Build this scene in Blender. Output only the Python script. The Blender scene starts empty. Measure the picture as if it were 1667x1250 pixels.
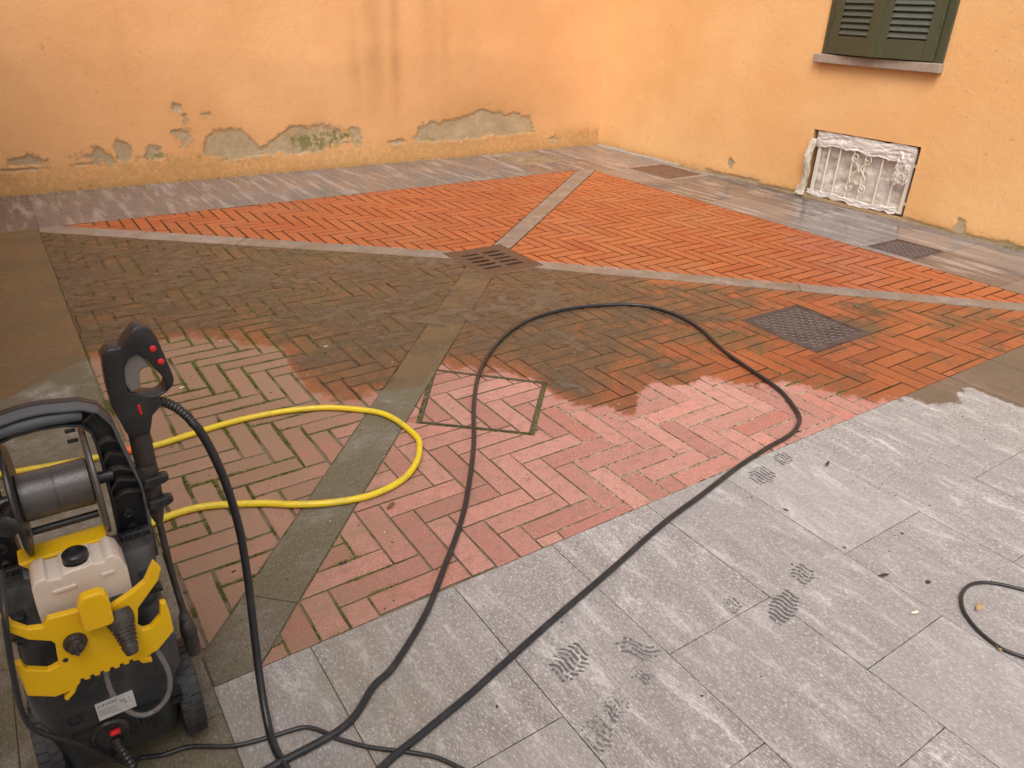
import bpy, bmesh, math, random
import numpy as np
from mathutils import Vector, Matrix
random.seed(7)
rng = np.random.default_rng(7)
sc = bpy.context.scene
COL = sc.collection

# ------------------------------------------------------------------ camera, sky, sun, exposure
cam_d = bpy.data.cameras.new('camera'); cam = bpy.data.objects.new('camera', cam_d); COL.objects.link(cam)
cam_d.sensor_fit = 'HORIZONTAL'; cam_d.sensor_width = 36.0; cam_d.lens = 36.0 * 1216.0 / 1667.0
cam_d.clip_start = 0.02; cam_d.clip_end = 200
def cam_matrix(pitch, roll, yaw, h):
    hd = Vector((math.cos(yaw), math.sin(yaw), 0)); rt = Vector((math.sin(yaw), -math.cos(yaw), 0)); up = Vector((0, 0, 1))
    fw = math.cos(pitch) * hd - math.sin(pitch) * up; dn = -(math.sin(pitch) * hd + math.cos(pitch) * up)
    r2 = math.cos(roll) * rt + math.sin(roll) * dn; d2 = -math.sin(roll) * rt + math.cos(roll) * dn
    m = Matrix((r2, -d2, -fw)).transposed().to_4x4(); m.translation = (0, 0, h)
    return m
cam.matrix_world = cam_matrix(math.radians(27.1), math.radians(-2.066), math.radians(55.218), 1.5)
sc.camera = cam

w = bpy.data.worlds.new('World'); sc.world = w; w.use_nodes = True
wn = w.node_tree.nodes; wl = w.node_tree.links
sky = wn.new('ShaderNodeTexSky'); sky.sky_type = 'NISHITA'; sky.sun_disc = False
SUN_EL, SUN_AZ = math.radians(56), math.radians(229)      # azimuth measured from +X, counter-clockwise
sky.sun_elevation = SUN_EL; sky.sun_rotation = math.pi / 2 - SUN_AZ
sky.air_density = 1.0; sky.dust_density = 4.0; sky.ozone_density = 0.6
hs = wn.new('ShaderNodeHueSaturation'); hs.inputs['Saturation'].default_value = 0.35
wl.new(sky.outputs[0], hs.inputs['Color']); wl.new(hs.outputs[0], wn['Background'].inputs['Color'])
wn['Background'].inputs['Strength'].default_value = 0.13
sd = bpy.data.lights.new('sun', 'SUN'); sun = bpy.data.objects.new('sun', sd); COL.objects.link(sun)
sd.energy = 1.45; sd.angle = math.radians(50); sd.color = (1.0, 0.95, 0.88)
sdir = Vector((math.cos(SUN_EL) * math.cos(SUN_AZ), math.cos(SUN_EL) * math.sin(SUN_AZ), math.sin(SUN_EL)))
sun.rotation_euler = (-sdir).to_track_quat('-Z', 'Y').to_euler()
sc.view_settings.view_transform = 'Standard'; sc.view_settings.look = 'None'
sc.view_settings.gamma = 1.0; sc.view_settings.use_curve_mapping = False
sc.view_settings.exposure = 0.52
sc.render.engine = 'CYCLES'
sc.cycles.use_adaptive_sampling = True; sc.cycles.adaptive_threshold = .02; sc.cycles.adaptive_min_samples = 10
sc.cycles.max_bounces = 5; sc.cycles.diffuse_bounces = 2; sc.cycles.glossy_bounces = 2; sc.cycles.transmission_bounces = 4; sc.cycles.transparent_max_bounces = 8

# ------------------------------------------------------------------ layout (metres, camera foot at the origin)
YW, XW = 7.118, 6.07                   # plaster walls
QX0, QX1, QY0, QY1 = 0.150, 5.060, 1.435, 6.030   # brick square
BW, BL = 0.0843, 0.2930                # brick module
BX0, BY0 = 1.3455, 1.8590              # phase of the herringbone
STRIPS = {'A': ((0.3344, 5.9924), (2.3909, 4.2444), (0.1555, 5.9097), (2.2722, 4.1348)),
          'B': ((4.8684, 5.9992), (3.4399, 4.8113), (5.0113, 5.9003), (3.1372, 4.3782)),
          'C': ((2.868, 3.7143), (4.899, 1.7445), (2.7508, 3.6217), (4.7595, 1.6809)),
          'D': ((2.0446, 3.5963), (0.2076, 1.6101), (2.4142, 3.7089), (0.2721, 1.4492))}
DRAIN = (2.335, 2.780, 3.700, 4.215)
IRON_A = (3.175, 3.645, 1.935, 2.413)
IRON_B = (5.140, 5.530, 2.575, 2.930)
IRON_C = (5.465, 5.945, 5.310, 5.870)
LID_D = (4.550, 5.080, 6.470, 6.970)
TRAY = [(1.446, 2.717), (1.816, 2.345), (1.501, 2.004), (1.156, 2.318)]   # brick filled cover

# ------------------------------------------------------------------ object helpers
def link(name, me, mat=None, parent=None, loc=(0, 0, 0), kind=None):
    o = bpy.data.objects.new(name, me); COL.objects.link(o)
    if me is not None and mat is not None and not me.materials:
        for q in (mat if isinstance(mat, tuple) else (mat,)): me.materials.append(q)
    o.location = loc
    if parent is not None: o.parent = parent
    if kind: o['kind'] = kind
    return o
def tag(o, label, cat, group=None):
    o['label'] = label; o['category'] = cat
    if group: o['group'] = group
    return o
def empty(name, loc=(0, 0, 0)):
    o = bpy.data.objects.new(name, None); COL.objects.link(o); o.location = loc; o.empty_display_size = 0.05
    return o
def mesh(name, vs, fs, smooth=False):
    me = bpy.data.meshes.new(name); me.from_pydata([tuple(v) for v in vs], [], fs); me.update()
    if smooth: me.polygons.foreach_set('use_smooth', [True] * len(me.polygons))
    return me
def bevel(o, wd=0.003, seg=2, ang=35):
    m = o.modifiers.new('bevel', 'BEVEL'); m.width = wd; m.segments = seg; m.limit_method = 'ANGLE'; m.angle_limit = math.radians(ang)
    m.harden_normals = False
    return o
class MB:
    """collects shapes into one mesh"""
    def __init__(s): s.v = []; s.f = []
    def add(s, vs, fs):
        b = len(s.v); s.v += [tuple(p) for p in vs]; s.f += [tuple(i + b for i in q) for q in fs]; return s
    def box(s, x0, x1, y0, y1, z0, z1):
        return s.add([(x0, y0, z0), (x1, y0, z0), (x1, y1, z0), (x0, y1, z0), (x0, y0, z1), (x1, y0, z1), (x1, y1, z1), (x0, y1, z1)],
                     [(3, 2, 1, 0), (4, 5, 6, 7), (0, 1, 5, 4), (1, 2, 6, 5), (2, 3, 7, 6), (3, 0, 4, 7)])
    def prism(s, poly, y0, y1):
        """polygon in the XZ plane pushed along Y"""
        n = len(poly)
        a = sum(poly[i][0] * poly[(i + 1) % n][1] - poly[(i + 1) % n][0] * poly[i][1] for i in range(n))
        if a < 0: poly = poly[::-1]
        vs = [(p[0], y0, p[1]) for p in poly] + [(p[0], y1, p[1]) for p in poly]
        fs = [tuple(range(n)), tuple(range(2 * n - 1, n - 1, -1))]
        fs += [(i, i + n, (i + 1) % n + n, (i + 1) % n) for i in range(n)]
        return s.add(vs, fs)
    def tube(s, pts, r, seg=8, cap=True):
        P = [Vector(p) for p in pts]; n = len(P); vs = []; fs = []
        rr = r if isinstance(r, (list, tuple)) else [r] * n
        up = None
        for i in range(n):
            t = (P[min(i + 1, n - 1)] - P[max(i - 1, 0)])
            t = t.normalized() if t.length > 1e-9 else Vector((0, 0, 1))
            if up is None:
                up = Vector((0, 0, 1)) if abs(t.z) < 0.9 else Vector((1, 0, 0))
            a = t.cross(up); a = a.normalized() if a.length > 1e-6 else t.orthogonal().normalized()
            b = a.cross(t).normalized(); up = b
            for k in range(seg):
                c = 2 * math.pi * k / seg
                vs.append(P[i] + rr[i] * (math.cos(c) * a + math.sin(c) * b))
        for i in range(n - 1):
            for k in range(seg):
                fs.append((i * seg + k, i * seg + (k + 1) % seg, (i + 1) * seg + (k + 1) % seg, (i + 1) * seg + k))
        if cap:
            fs.append(tuple(range(seg - 1, -1, -1))); fs.append(tuple((n - 1) * seg + k for k in range(seg)))
        return s.add(vs, fs)
    def lathe(s, o, d, prof, seg=20):
        """profile [(along, radius)] about the axis d through o"""
        o = Vector(o); d = Vector(d).normalized()
        a = d.orthogonal().normalized(); b = d.cross(a); vs = []; fs = []
        for t, r in prof:
            for k in range(seg):
                c = 2 * math.pi * k / seg; vs.append(o + d * t + max(r, 1e-5) * (math.cos(c) * a + math.sin(c) * b))
        for i in range(len(prof) - 1):
            for k in range(seg):
                fs.append((i * seg + k, i * seg + (k + 1) % seg, (i + 1) * seg + (k + 1) % seg, (i + 1) * seg + k))
        fs.append(tuple(range(seg - 1, -1, -1))); fs.append(tuple((len(prof) - 1) * seg + k for k in range(seg)))
        return s.add(vs, fs)
    def make(s, name, mat, parent=None, smooth=False, kind=None, bev=None):
        me = mesh(name, s.v, s.f, False)
        bm = bmesh.new(); bm.from_mesh(me); bmesh.ops.recalc_face_normals(bm, faces=bm.faces); bm.to_mesh(me); bm.free()
        if smooth:
            me.polygons.foreach_set('use_smooth', [True] * len(me.polygons))
            try: me.set_sharp_from_angle(angle=math.radians(40))
            except Exception: pass
        o = link(name, me, mat, parent, kind=kind)
        if bev: bevel(o, bev)
        return o
def plate(name, outer, holes, t0, t1, plane='XY'):
    """flat plate with holes; plane XY pushed along Z or XZ pushed along Y"""
    bm = bmesh.new(); edges = []
    for loop in [outer] + holes:
        vs = [bm.verts.new((p[0], p[1], 0)) for p in loop]
        edges += [bm.edges.new((vs[i], vs[(i + 1) % len(vs)])) for i in range(len(vs))]
    bmesh.ops.triangle_fill(bm, use_beauty=True, use_dissolve=False, edges=edges)
    ext = bmesh.ops.extrude_face_region(bm, geom=bm.faces[:])
    for e in ext['geom']:
        if isinstance(e, bmesh.types.BMVert): e.co.z = 1
    for v in bm.verts:
        t = t0 + (t1 - t0) * v.co.z
        v.co = (v.co.x, v.co.y, t) if plane == 'XY' else (v.co.x, t, v.co.y)
    bmesh.ops.recalc_face_normals(bm, faces=bm.faces)
    me = bpy.data.meshes.new(name); bm.to_mesh(me); bm.free(); return me
def spline(pts, n=8):
    """Catmull-Rom through the points"""
    P = [np.array(p, float) for p in pts]; P = [2 * P[0] - P[1]] + P + [2 * P[-1] - P[-2]]; out = []
    for i in range(1, len(P) - 2):
        for k in range(n):
            t = k / n
            out.append(0.5 * (2 * P[i] + (P[i + 1] - P[i - 1]) * t + (2 * P[i - 1] - 5 * P[i] + 4 * P[i + 1] - P[i + 2]) * t * t
                              + (-P[i - 1] + 3 * P[i] - 3 * P[i + 1] + P[i + 2]) * t ** 3))
    out.append(P[-2]); return [tuple(p) for p in out]
def vnoise(x, y, seed=0):
    """value noise, arrays in, about -1..1"""
    xi = np.floor(x).astype(np.int64); yi = np.floor(y).astype(np.int64); fx = x - xi; fy = y - yi
    fx = fx * fx * (3 - 2 * fx); fy = fy * fy * (3 - 2 * fy)
    def hsh(a, b):
        h = (a * 374761393 + b * 668265263 + seed * 1442695041) & 0xFFFFFFFF
        h = ((h ^ (h >> 13)) * 1274126177) & 0xFFFFFFFF
        return ((h ^ (h >> 16)) & 0xFFFF) / 32767.5 - 1
    return (hsh(xi, yi) * (1 - fx) + hsh(xi + 1, yi) * fx) * (1 - fy) + (hsh(xi, yi + 1) * (1 - fx) + hsh(xi + 1, yi + 1) * fx) * fy
def fbm(x, y, oct=4, seed=0):
    x = np.asarray(x, float); y = np.asarray(y, float)
    s = 0; a = 1; t = 0
    for i in range(oct): s = s + a * vnoise(x * 2 ** i, y * 2 ** i, seed + i * 17); t += a; a *= .5
    return s / t

# ------------------------------------------------------------------ materials
class NT:
    def __init__(s, name):
        s.m = bpy.data.materials.new(name); s.m.use_nodes = True; s.t = s.m.node_tree
        s.b = s.t.nodes['Principled BSDF']; s.pos = None
    def n(s, typ, **kw):
        nd = s.t.nodes.new(typ)
        for k, v in kw.items(): setattr(nd, k, v)
        return nd
    def put(s, sock, v):
        if isinstance(v, bpy.types.NodeSocket): s.t.links.new(v, sock)
        elif v is not None:
            if isinstance(v, (tuple, list)) and len(v) == 3 and sock.type == 'RGBA': v = (*v, 1)
            sock.default_value = v
    def P(s):
        if s.pos is None: s.pos = s.n('ShaderNodeNewGeometry').outputs['Position']
        return s.pos
    def math(s, op, a, b=None, c=None, clamp=False):
        nd = s.n('ShaderNodeMath', operation=op, use_clamp=clamp)
        for i, v in enumerate((a, b, c)):
            if v is not None: s.put(nd.inputs[i], v)
        return nd.outputs[0]
    def map(s, v, a, b, c=0.0, d=1.0, smooth=True):
        nd = s.n('ShaderNodeMapRange', interpolation_type='SMOOTHSTEP' if smooth else 'LINEAR')
        for i, q in enumerate((v, a, b, c, d)): s.put(nd.inputs[i], q)
        return nd.outputs[0]
    def mix(s, f, a, b, blend='MIX'):
        nd = s.n('ShaderNodeMix', data_type='RGBA', blend_type=blend)
        s.put(nd.inputs['Factor'], f); s.put(nd.inputs[6], a); s.put(nd.inputs[7], b); return nd.outputs[2]
    def vec(s, scale=(1, 1, 1), rot=(0, 0, 0), src=None):
        nd = s.n('ShaderNodeMapping'); s.put(nd.inputs['Vector'], src or s.P())
        nd.inputs['Scale'].default_value = scale; nd.inputs['Rotation'].default_value = rot; return nd.outputs[0]
    def noise(s, scale, detail=3, rough=.55, v=None, dist=0.0):
        nd = s.n('ShaderNodeTexNoise'); s.put(nd.inputs['Vector'], v or s.P()); nd.inputs['Scale'].default_value = scale
        nd.inputs['Detail'].default_value = detail; nd.inputs['Roughness'].default_value = rough; nd.inputs['Distortion'].default_value = dist
        return nd.outputs['Fac']
    def attr(s, name): return s.n('ShaderNodeAttribute', attribute_name=name).outputs['Fac']
    def rnd(s): return s.n('ShaderNodeObjectInfo').outputs['Random']
    def bump(s, h, strength=.3, dist=.01, nrm=None):
        nd = s.n('ShaderNodeBump'); nd.inputs['Strength'].default_value = strength; nd.inputs['Distance'].default_value = dist
        s.put(nd.inputs['Height'], h)
        if nrm is not None: s.put(nd.inputs['Normal'], nrm)
        return nd.outputs[0]
    def out(s, col=None, rough=None, nrm=None, **kw):
        if col is not None: s.put(s.b.inputs['Base Color'], col)
        if rough is not None: s.put(s.b.inputs['Roughness'], rough)
        if nrm is not None: s.put(s.b.inputs['Normal'], nrm)
        for k, v in kw.items(): s.put(s.b.inputs[k.replace('_', ' ')], v)
        return s.m
def plain(name, col, rough=.5, var=.15, bump=.0, scale=60, **kw):
    s = NT(name); f = s.noise(scale * .2, 4, .6); g = s.noise(scale, 3, .6)
    c = s.mix(f, tuple(x * (1 - var) for x in col), tuple(min(1, x * (1 + var)) for x in col))
    r = s.map(g, .3, .7, max(0, rough - .08), rough + .1)
    nr = s.bump(g, bump, .002) if bump else None
    return s.out(c, r, nr, **kw)

# wet zone: everything beyond an irregular shoreline across the yard
SHORE = [(-2.393, 2.50), (-2.24, 2.55), (-2.05, 2.62), (-1.929, 3.05), (-1.608, 3.331), (-1.224, 3.255), (-1.051, 3.164), (-0.962, 2.945),
         (-0.864, 2.777), (-0.734, 2.722), (-0.608, 2.797), (-0.383, 2.883), (-0.327, 3.125), (-0.251, 3.066), (-0.097, 3.078), (0.099, 2.969),
         (0.176, 2.802), (0.302, 2.73), (0.509, 2.709), (0.554, 2.887), (0.624, 2.999), (0.76, 2.992), (0.89, 3.082), (1.013, 3.012), (1.297, 3.034),
         (1.524, 2.904), (1.747, 2.921), (1.803, 2.869), (1.972, 2.939), (2.10, 3.069), (2.171, 2.954), (2.224, 2.873)]
HX, HY = 0.57045, 0.82133
def shore_nodes(s):
    """returns distance beyond the shoreline (m) and the across coordinate"""
    sep = s.n('ShaderNodeSeparateXYZ'); s.put(sep.inputs[0], s.P())
    x, y = sep.outputs[0], sep.outputs[1]
    ss = s.math('SUBTRACT', s.math('MULTIPLY', x, HY), s.math('MULTIPLY', y, HX))
    tt = s.math('ADD', s.math('MULTIPLY', x, HX), s.math('MULTIPLY', y, HY))
    u = s.map(ss, -2.6, 2.4, 0, 1, smooth=False)
    fc = s.n('ShaderNodeFloatCurve'); cv = fc.mapping.curves[0]
    pts = [((a + 2.6) / 5.0, (b - 2.4) / 1.2) for a, b in SHORE]
    pts = [(0.0, pts[0][1])] + pts + [(1.0, pts[-1][1])]
    while len(cv.points) < len(pts): cv.points.new(0.5, 0.5)
    for p, (a, b) in zip(cv.points, pts): p.location = (a, b); p.handle_type = 'VECTOR'
    fc.mapping.update(); s.put(fc.inputs['Value'], u)
    tb = s.math('MULTIPLY_ADD', fc.outputs[0], 1.2, 2.4)
    n1 = s.math('MULTIPLY_ADD', s.noise(6, 6, .74), .40, -.20); n2 = 0.0
    d = s.math('ADD', s.math('SUBTRACT', tt, tb), s.math('ADD', n1, n2))
    return d, ss, x, y
def mat_brick(name, dirty):
    s = NT(name); d, ss, x, y = shore_nodes(s); r = s.rnd()
    fine = s.noise(155, 2, .8); med = s.noise(28, 4, .6)
    r2 = s.math('FRACT', s.math('MULTIPLY', r, 7.31))
    if not dirty:
        c = s.mix(r, (.320, .073, .024), (.395, .106, .038))
        c = s.mix(s.map(r2, .8, 1.0, 0, .6), c, (.31, .080, .038))
        c = s.mix(s.math('MULTIPLY', s.map(med, .45, .75), .45), c, (.30, .065, .022))
        c = s.mix(s.math('MULTIPLY', s.map(fine, .55, .8), .35), c, (.50, .19, .10))
        film = s.noise(1.6, 3, .6)
        c = s.mix(s.math('MULTIPLY', s.map(film, .42, .70), .40), c, (.30, .125, .058))
        rough = s.map(s.noise(3.5, 3, .6), .38, .68, .17, .48)
        nr = s.bump(s.math('ADD', fine, med), .10, .002)
        return s.out(c, rough, nr, Specular_IOR_Level=.45)
    wet = s.map(d, -.022, .022)
    dry = s.mix(r, (.395, .172, .135), (.545, .275, .220))
    dry = s.mix(s.map(r2, .86, 1.0, 0, .75), dry, (.60, .255, .20))
    dry = s.mix(s.map(r2, .0, .10, .55, 0), dry, (.46, .15, .10))
    dry = s.mix(s.math('MULTIPLY', s.map(fine, .48, .70), .75), dry, (.29, .145, .115))
    dry = s.mix(s.math('MULTIPLY', s.map(fine, .46, .28), .6), dry, (.66, .43, .36))
    dry = s.mix(s.math('MULTIPLY', s.map(med, .46, .72), .50), dry, (.25, .14, .105))
    # algae film thickens to the left of the yard
    left = s.map(ss, .30, -1.0)
    alg = s.math('MULTIPLY', s.map(s.math('ADD', s.noise(7, 5, .68), s.math('MULTIPLY', left, .30)), .48, .80), s.math('MULTIPLY_ADD', left, .62, .06))
    dry = s.mix(s.math('MULTIPLY', left, .55), dry, s.mix(1.0, dry, (.66, .56, .52), 'MULTIPLY'))
    dry = s.mix(alg, dry, s.mix(med, (.21, .140, .075), (.30, .225, .135)))
    wc = s.mix(r, (.25, .072, .030), (.36, .105, .040))
    wc = s.mix(s.math('MULTIPLY', s.map(fine, .5, .8), .3), wc, (.16, .06, .035))
    # mud: thick left of the drain, thinning to the right and towards the cleaned side
    mn = s.math('ADD', s.noise(3.2, 5, .68), s.math('MULTIPLY_ADD', med, .35, -.175))
    cover = s.math('ADD', s.math('ADD', mn, s.map(ss, 1.9, -.7, -.10, .20)), s.map(d, .25, .9, 0, .08))
    mudm = s.math('MULTIPLY', s.map(cover, .40, .62), s.map(d, .0, .25, .45, .97))
    mud = s.mix(s.noise(9, 3, .6), (.085, .050, .027), (.15, .092, .050))
    mud = s.mix(s.math('MULTIPLY', left, s.map(s.noise(4, 4), .4, .65)), mud, (.105, .085, .045))
    wc = s.mix(mudm, wc, mud)
    damp = s.math('MULTIPLY', s.map(s.math('ADD', d, s.math('MULTIPLY_ADD', s.noise(11, 4, .65), .50, -.27)), -.02, .03), .75)
    dry = s.mix(damp, dry, s.mix(med, (.36, .105, .062), (.46, .165, .11)))
    c = s.mix(wet, dry, wc)
    rw = s.map(s.noise(4, 4, .6), .35, .7, .22, .48)
    rough = s.math('ADD', s.math('MULTIPLY', wet, rw), s.math('MULTIPLY', s.math('SUBTRACT', 1.0, wet), .85))
    hgt = s.math('ADD', s.math('MULTIPLY', fine, s.math('MULTIPLY_ADD', wet, -.35, .5)), s.math('MULTIPLY', med, .7))
    nr = s.bump(hgt, .35, .004)
    return s.out(c, rough, nr, Specular_IOR_Level=.4)
def mat_stone(name, mode):
    """flamed grey stone tile; mode dry | back | mud | strip | strip_mud"""
    s = NT(name); d, ss, x, y = shore_nodes(s); r = s.rnd()
    sv = s.vec((4.2, .55, 1), (0, 0, .35)) if mode == 'back' else (s.vec((5.0, 1.3, 1)) if mode in ('dry', 'mud') else s.vec((3, 3, 1)))
    streak = s.noise(3.2, 4 if mode == 'back' else 6, .62 if mode == 'back' else .74, sv, .3 if mode == 'back' else .6); grain = s.noise(150, 2, .8, s.vec((1.5, .55, 1))); pit = s.noise(42, 4, .75, s.vec((1.8, .6, 1)))
    blot = s.noise(1.7, 3, .55)
    if mode in ('dry', 'mud'):
        a, b, hi = (.245, .217, .205), (.405, .370, .352), (.80, .76, .735)
    elif mode == 'back':
        a, b, hi = (.080, .064, .062), (.158, .128, .122), (.50, .45, .44)
    else:
        a, b, hi = (.150, .122, .102), (.250, .212, .182), (.40, .355, .315)
    c = s.mix(s.map(streak, .3, .7), a, b)
    c = s.mix(s.math('MULTIPLY', s.map(streak, .50 if mode == 'back' else .52, .66 if mode == 'back' else .72), .55 if mode == 'back' else .62), c, hi)
    c = s.mix(s.math('MULTIPLY', s.map(pit, .48, .70), .25 if mode == 'back' else .60), c, tuple(q * .72 for q in a))
    c = s.mix(s.math('MULTIPLY', s.map(grain, .52, .70), .75 if mode == 'dry' else .4), c, hi)
    c = s.mix(s.math('MULTIPLY', s.map(grain, .46, .28), .65), c, tuple(q * .55 for q in a))
    c = s.mix(s.map(blot, .35, .7, 0, .30), c, tuple(q * .80 for q in b))
    c = s.mix(s.map(r, 0, 1, .0, .30), c, (.27, .245, .235))
    c = s.mix(s.map(s.math('FRACT', s.math('MULTIPLY', r, 5.7)), .5, 1, .0, .22), c, (.50, .47, .455))
    # greenish grime near the washer and along the dirty strip
    if mode in ('dry', 'mud'):
        gl = s.math('MULTIPLY', s.map(x, 1.05, .15), s.map(s.noise(2.6, 5, .6), .32, .62))
        c = s.mix(s.math('MULTIPLY', gl, .62), c, s.mix(pit, (.14, .125, .085), (.30, .265, .19)))
    wet = s.map(d, -.012, .016)
    dark = s.mix(1.0, c, (.42, .36, .31), 'MULTIPLY')
    if mode in ('mud', 'strip_mud'):
        grime = s.math('MULTIPLY', s.map(s.noise(5, 5, .65), .26, .55), .90)
        c = s.mix(grime, c, s.mix(pit, (.075, .064, .034), (.18, .152, .09)))
        mud = s.mix(s.noise(6, 4, .65), (.095, .066, .036), (.150, .112, .066))
        mud = s.mix(s.map(s.noise(3, 4), .45, .65, 0, .7), mud, (.115, .092, .05))
        dark = s.mix(s.map(s.noise(2.4, 5, .6), .20, .46, .45, .97), dark, mud)
        wf = s.math('MULTIPLY', wet, s.map(y, 6.35, 5.7)) if mode == 'mud' else wet
        c = s.mix(wf, c, dark)
        if mode == 'mud': c = s.mix(s.math('MULTIPLY', wet, s.map(y, 5.7, 6.35)), c, s.mix(1.0, c, (.6, .54, .52), 'MULTIPLY'))
        c = s.mix(s.math('MULTIPLY', s.map(grain, .52, .72), s.map(wet, 0, 1, .45, .12)), c, (.36, .325, .23))
        c = s.mix(s.math('MULTIPLY', s.map(grain, .46, .28), .5), c, (.05, .044, .026))
    elif mode == 'dry':
        c = s.mix(wet, c, s.mix(s.map(s.noise(3, 4), .35, .65, .2, .7), dark, (.13, .10, .068)))
    elif mode == 'strip':
        c = s.mix(s.map(s.noise(4, 5, .6), .45, .65, 0, .55), c, (.17, .12, .075))
    wr = s.map(s.noise(3, 3, .6), .38, .70, .07 if mode == 'back' else .24, .40 if mode == 'back' else .5)
    rough = s.math('ADD', s.math('MULTIPLY', wet, wr), s.math('MULTIPLY', s.math('SUBTRACT', 1.0, wet), .78))
    hgt = s.math('ADD', s.math('MULTIPLY', grain, .6), s.math('MULTIPLY', pit, .6))
    nr = s.bump(hgt, .40 if mode in ('dry',) else (.05 if mode == 'back' else .14), .0035)
    return s.out(c, rough, nr, Specular_IOR_Level=.45)
def mat_bed():
    s = NT('joint_bed'); d, ss, x, y = shore_nodes(s)
    nz = s.noise(55, 5, .7); wet = s.map(d, -.02, .03)
    sand = s.mix(s.map(nz, .35, .65), (.13, .10, .065), (.62, .55, .42))
    soil = s.mix(nz, (.105, .084, .054), (.30, .235, .155))
    c = s.mix(s.map(s.math('ADD', s.noise(4, 4, .65), s.map(ss, .8, -.5, -.22, .30)), .42, .58), sand, soil)
    c = s.mix(s.math('MULTIPLY', s.map(s.noise(6, 4, .6), .52, .66), .7), c, s.mix(nz, (.07, .075, .022), (.21, .20, .065)))
    cov = s.map(s.math('ADD', s.noise(7, 4, .68), s.map(ss, 1.9, -.9, -.06, .06)), .47, .57)
    cov = s.math('MULTIPLY', cov, s.map(s.math('ADD', y, s.math('MULTIPLY', x, .9)), 6.3, 6.05))
    wetc = s.mix(cov, s.mix(nz, (.026, .024, .012), (.085, .062, .03)), s.mix(nz, (.10, .062, .032), (.19, .118, .065)))
    c = s.mix(wet, c, wetc)
    return s.out(c, s.map(wet, 0, 1, .95, .7), s.bump(nz, .8, .01), Specular_IOR_Level=.12)
def mat_plaster(name, a, b, warm):
    s = NT(name)
    big = s.noise(.9, 4, .55); mid = s.noise(4.5, 5, .6); fine = s.noise(140, 4, .6); trowel = s.noise(20, 5, .68)
    c = s.mix(s.map(big, .32, .68), a, b)
    c = s.mix(s.map(mid, .45, .75, 0, .32), c, warm)
    c = s.mix(s.map(s.noise(11, 6, .7), .55, .8, 0, .22), c, tuple(q * .78 for q in a))
    st = s.attr('streak'); c = s.mix(s.math('MULTIPLY', st, .62), c, (.40, .215, .095))
    dirt = s.attr('dirt'); dn = s.map(s.math('ADD', s.noise(30, 5, .7), s.math('MULTIPLY', dirt, .35)), .55, .85)
    c = s.mix(s.math('MULTIPLY', dirt, .35), c, (.62, .34, .115))
    c = s.mix(s.math('MULTIPLY', dn, s.math('MULTIPLY', dirt, .55)), c, s.mix(fine, (.20, .125, .045), (.42, .25, .09)))
    spk = s.map(s.math('ADD', s.noise(55, 3, .7), s.math('MULTIPLY', dirt, .10)), .70, .76)
    c = s.mix(s.math('MULTIPLY', spk, s.math('MULTIPLY_ADD', dirt, .6, .28)), c, (.17, .105, .045))
    mo = s.attr('moss'); mm = s.map(s.math('MULTIPLY', s.map(s.noise(22, 5, .75), .34, .62), mo), .22, .62)
    pa = s.attr('patch'); edge = s.math('MULTIPLY_ADD', s.noise(19, 6, .78), 2.5, -1.25)
    pm = s.map(s.math('ADD', pa, edge), .36, .64)
    cem = s.mix(s.map(mid, .3, .7), (.39, .280, .165), (.52, .395, .250)); cem = s.mix(s.map(s.noise(40, 4, .7), .45, .75, 0, .55), cem, (.26, .195, .12)); cem = s.mix(s.map(s.noise(7, 4, .65), .50, .68, 0, .55), cem, (.52, .33, .15))
    rim = s.math('SUBTRACT', s.map(s.math('ADD', pa, edge), .22, .46), pm)
    c = s.mix(s.math('MULTIPLY', rim, .35), c, (.50, .30, .14))
    c = s.mix(pm, c, cem)
    c = s.mix(s.math('MULTIPLY', mm, .85), c, s.mix(fine, (.10, .10, .018), (.27, .25, .085)))
    h = s.math('ADD', s.math('MULTIPLY', trowel, .7), s.math('MULTIPLY', fine, .18))
    h = s.math('SUBTRACT', h, s.math('MULTIPLY', pm, .8))
    return s.out(c, .88, s.bump(h, .55, .010), Specular_IOR_Level=.2)
def mat_iron(name, a, b, rough=.5):
    s = NT(name); n1 = s.noise(9, 5, .65); n2 = s.noise(120, 3, .7)
    c = s.mix(s.map(n1, .35, .65), a, b); c = s.mix(s.map(n2, .5, .8, 0, .4), c, tuple(q * 1.6 for q in b))
    return s.out(c, s.map(n1, .3, .7, rough - .12, rough + .15), s.bump(n2, .3, .002), Metallic=.25)

M_BRICK_CLEAN = mat_brick('washed_wet_brick', False)
M_BRICK_DIRTY = mat_brick('unwashed_brick', True)
M_DRY = mat_stone('grey_stone_tile', 'dry'); M_BACK = mat_stone('grey_stone_tile_washed', 'back'); M_MUDT = mat_stone('grey_stone_tile_grimy', 'mud')
M_STRIP = mat_stone('stone_strip_washed', 'strip'); M_STRIPD = mat_stone('stone_strip_grimy', 'strip_mud')
M_BED = mat_bed()
M_JOINT = plain('shaded_wet_joint', (.026, .010, .005), .9, .5, 0, 30, Specular_IOR_Level=.05)  # joint shade and grime darkened into the colour of the wet brick sides
M_WALL_L = mat_plaster('orange_plaster_stained', (.77, .405, .175), (.85, .480, .222), (.75, .375, .17))
M_WALL_R = mat_plaster('orange_plaster', (.83, .465, .190), (.90, .545, .245), (.84, .45, .19))
M_IRON = mat_iron('wet_cast_iron', (.075, .044, .031), (.125, .077, .053), .42)
M_IRON2 = mat_iron('cast_iron_cover', (.070, .048, .044), (.115, .084, .076), .55)
M_IRON3 = mat_iron('rusty_cover', (.105, .058, .045), (.165, .100, .080), .45)
M_LID = mat_iron('concrete_lid', (.20, .15, .095), (.32, .245, .155), .7)
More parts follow.
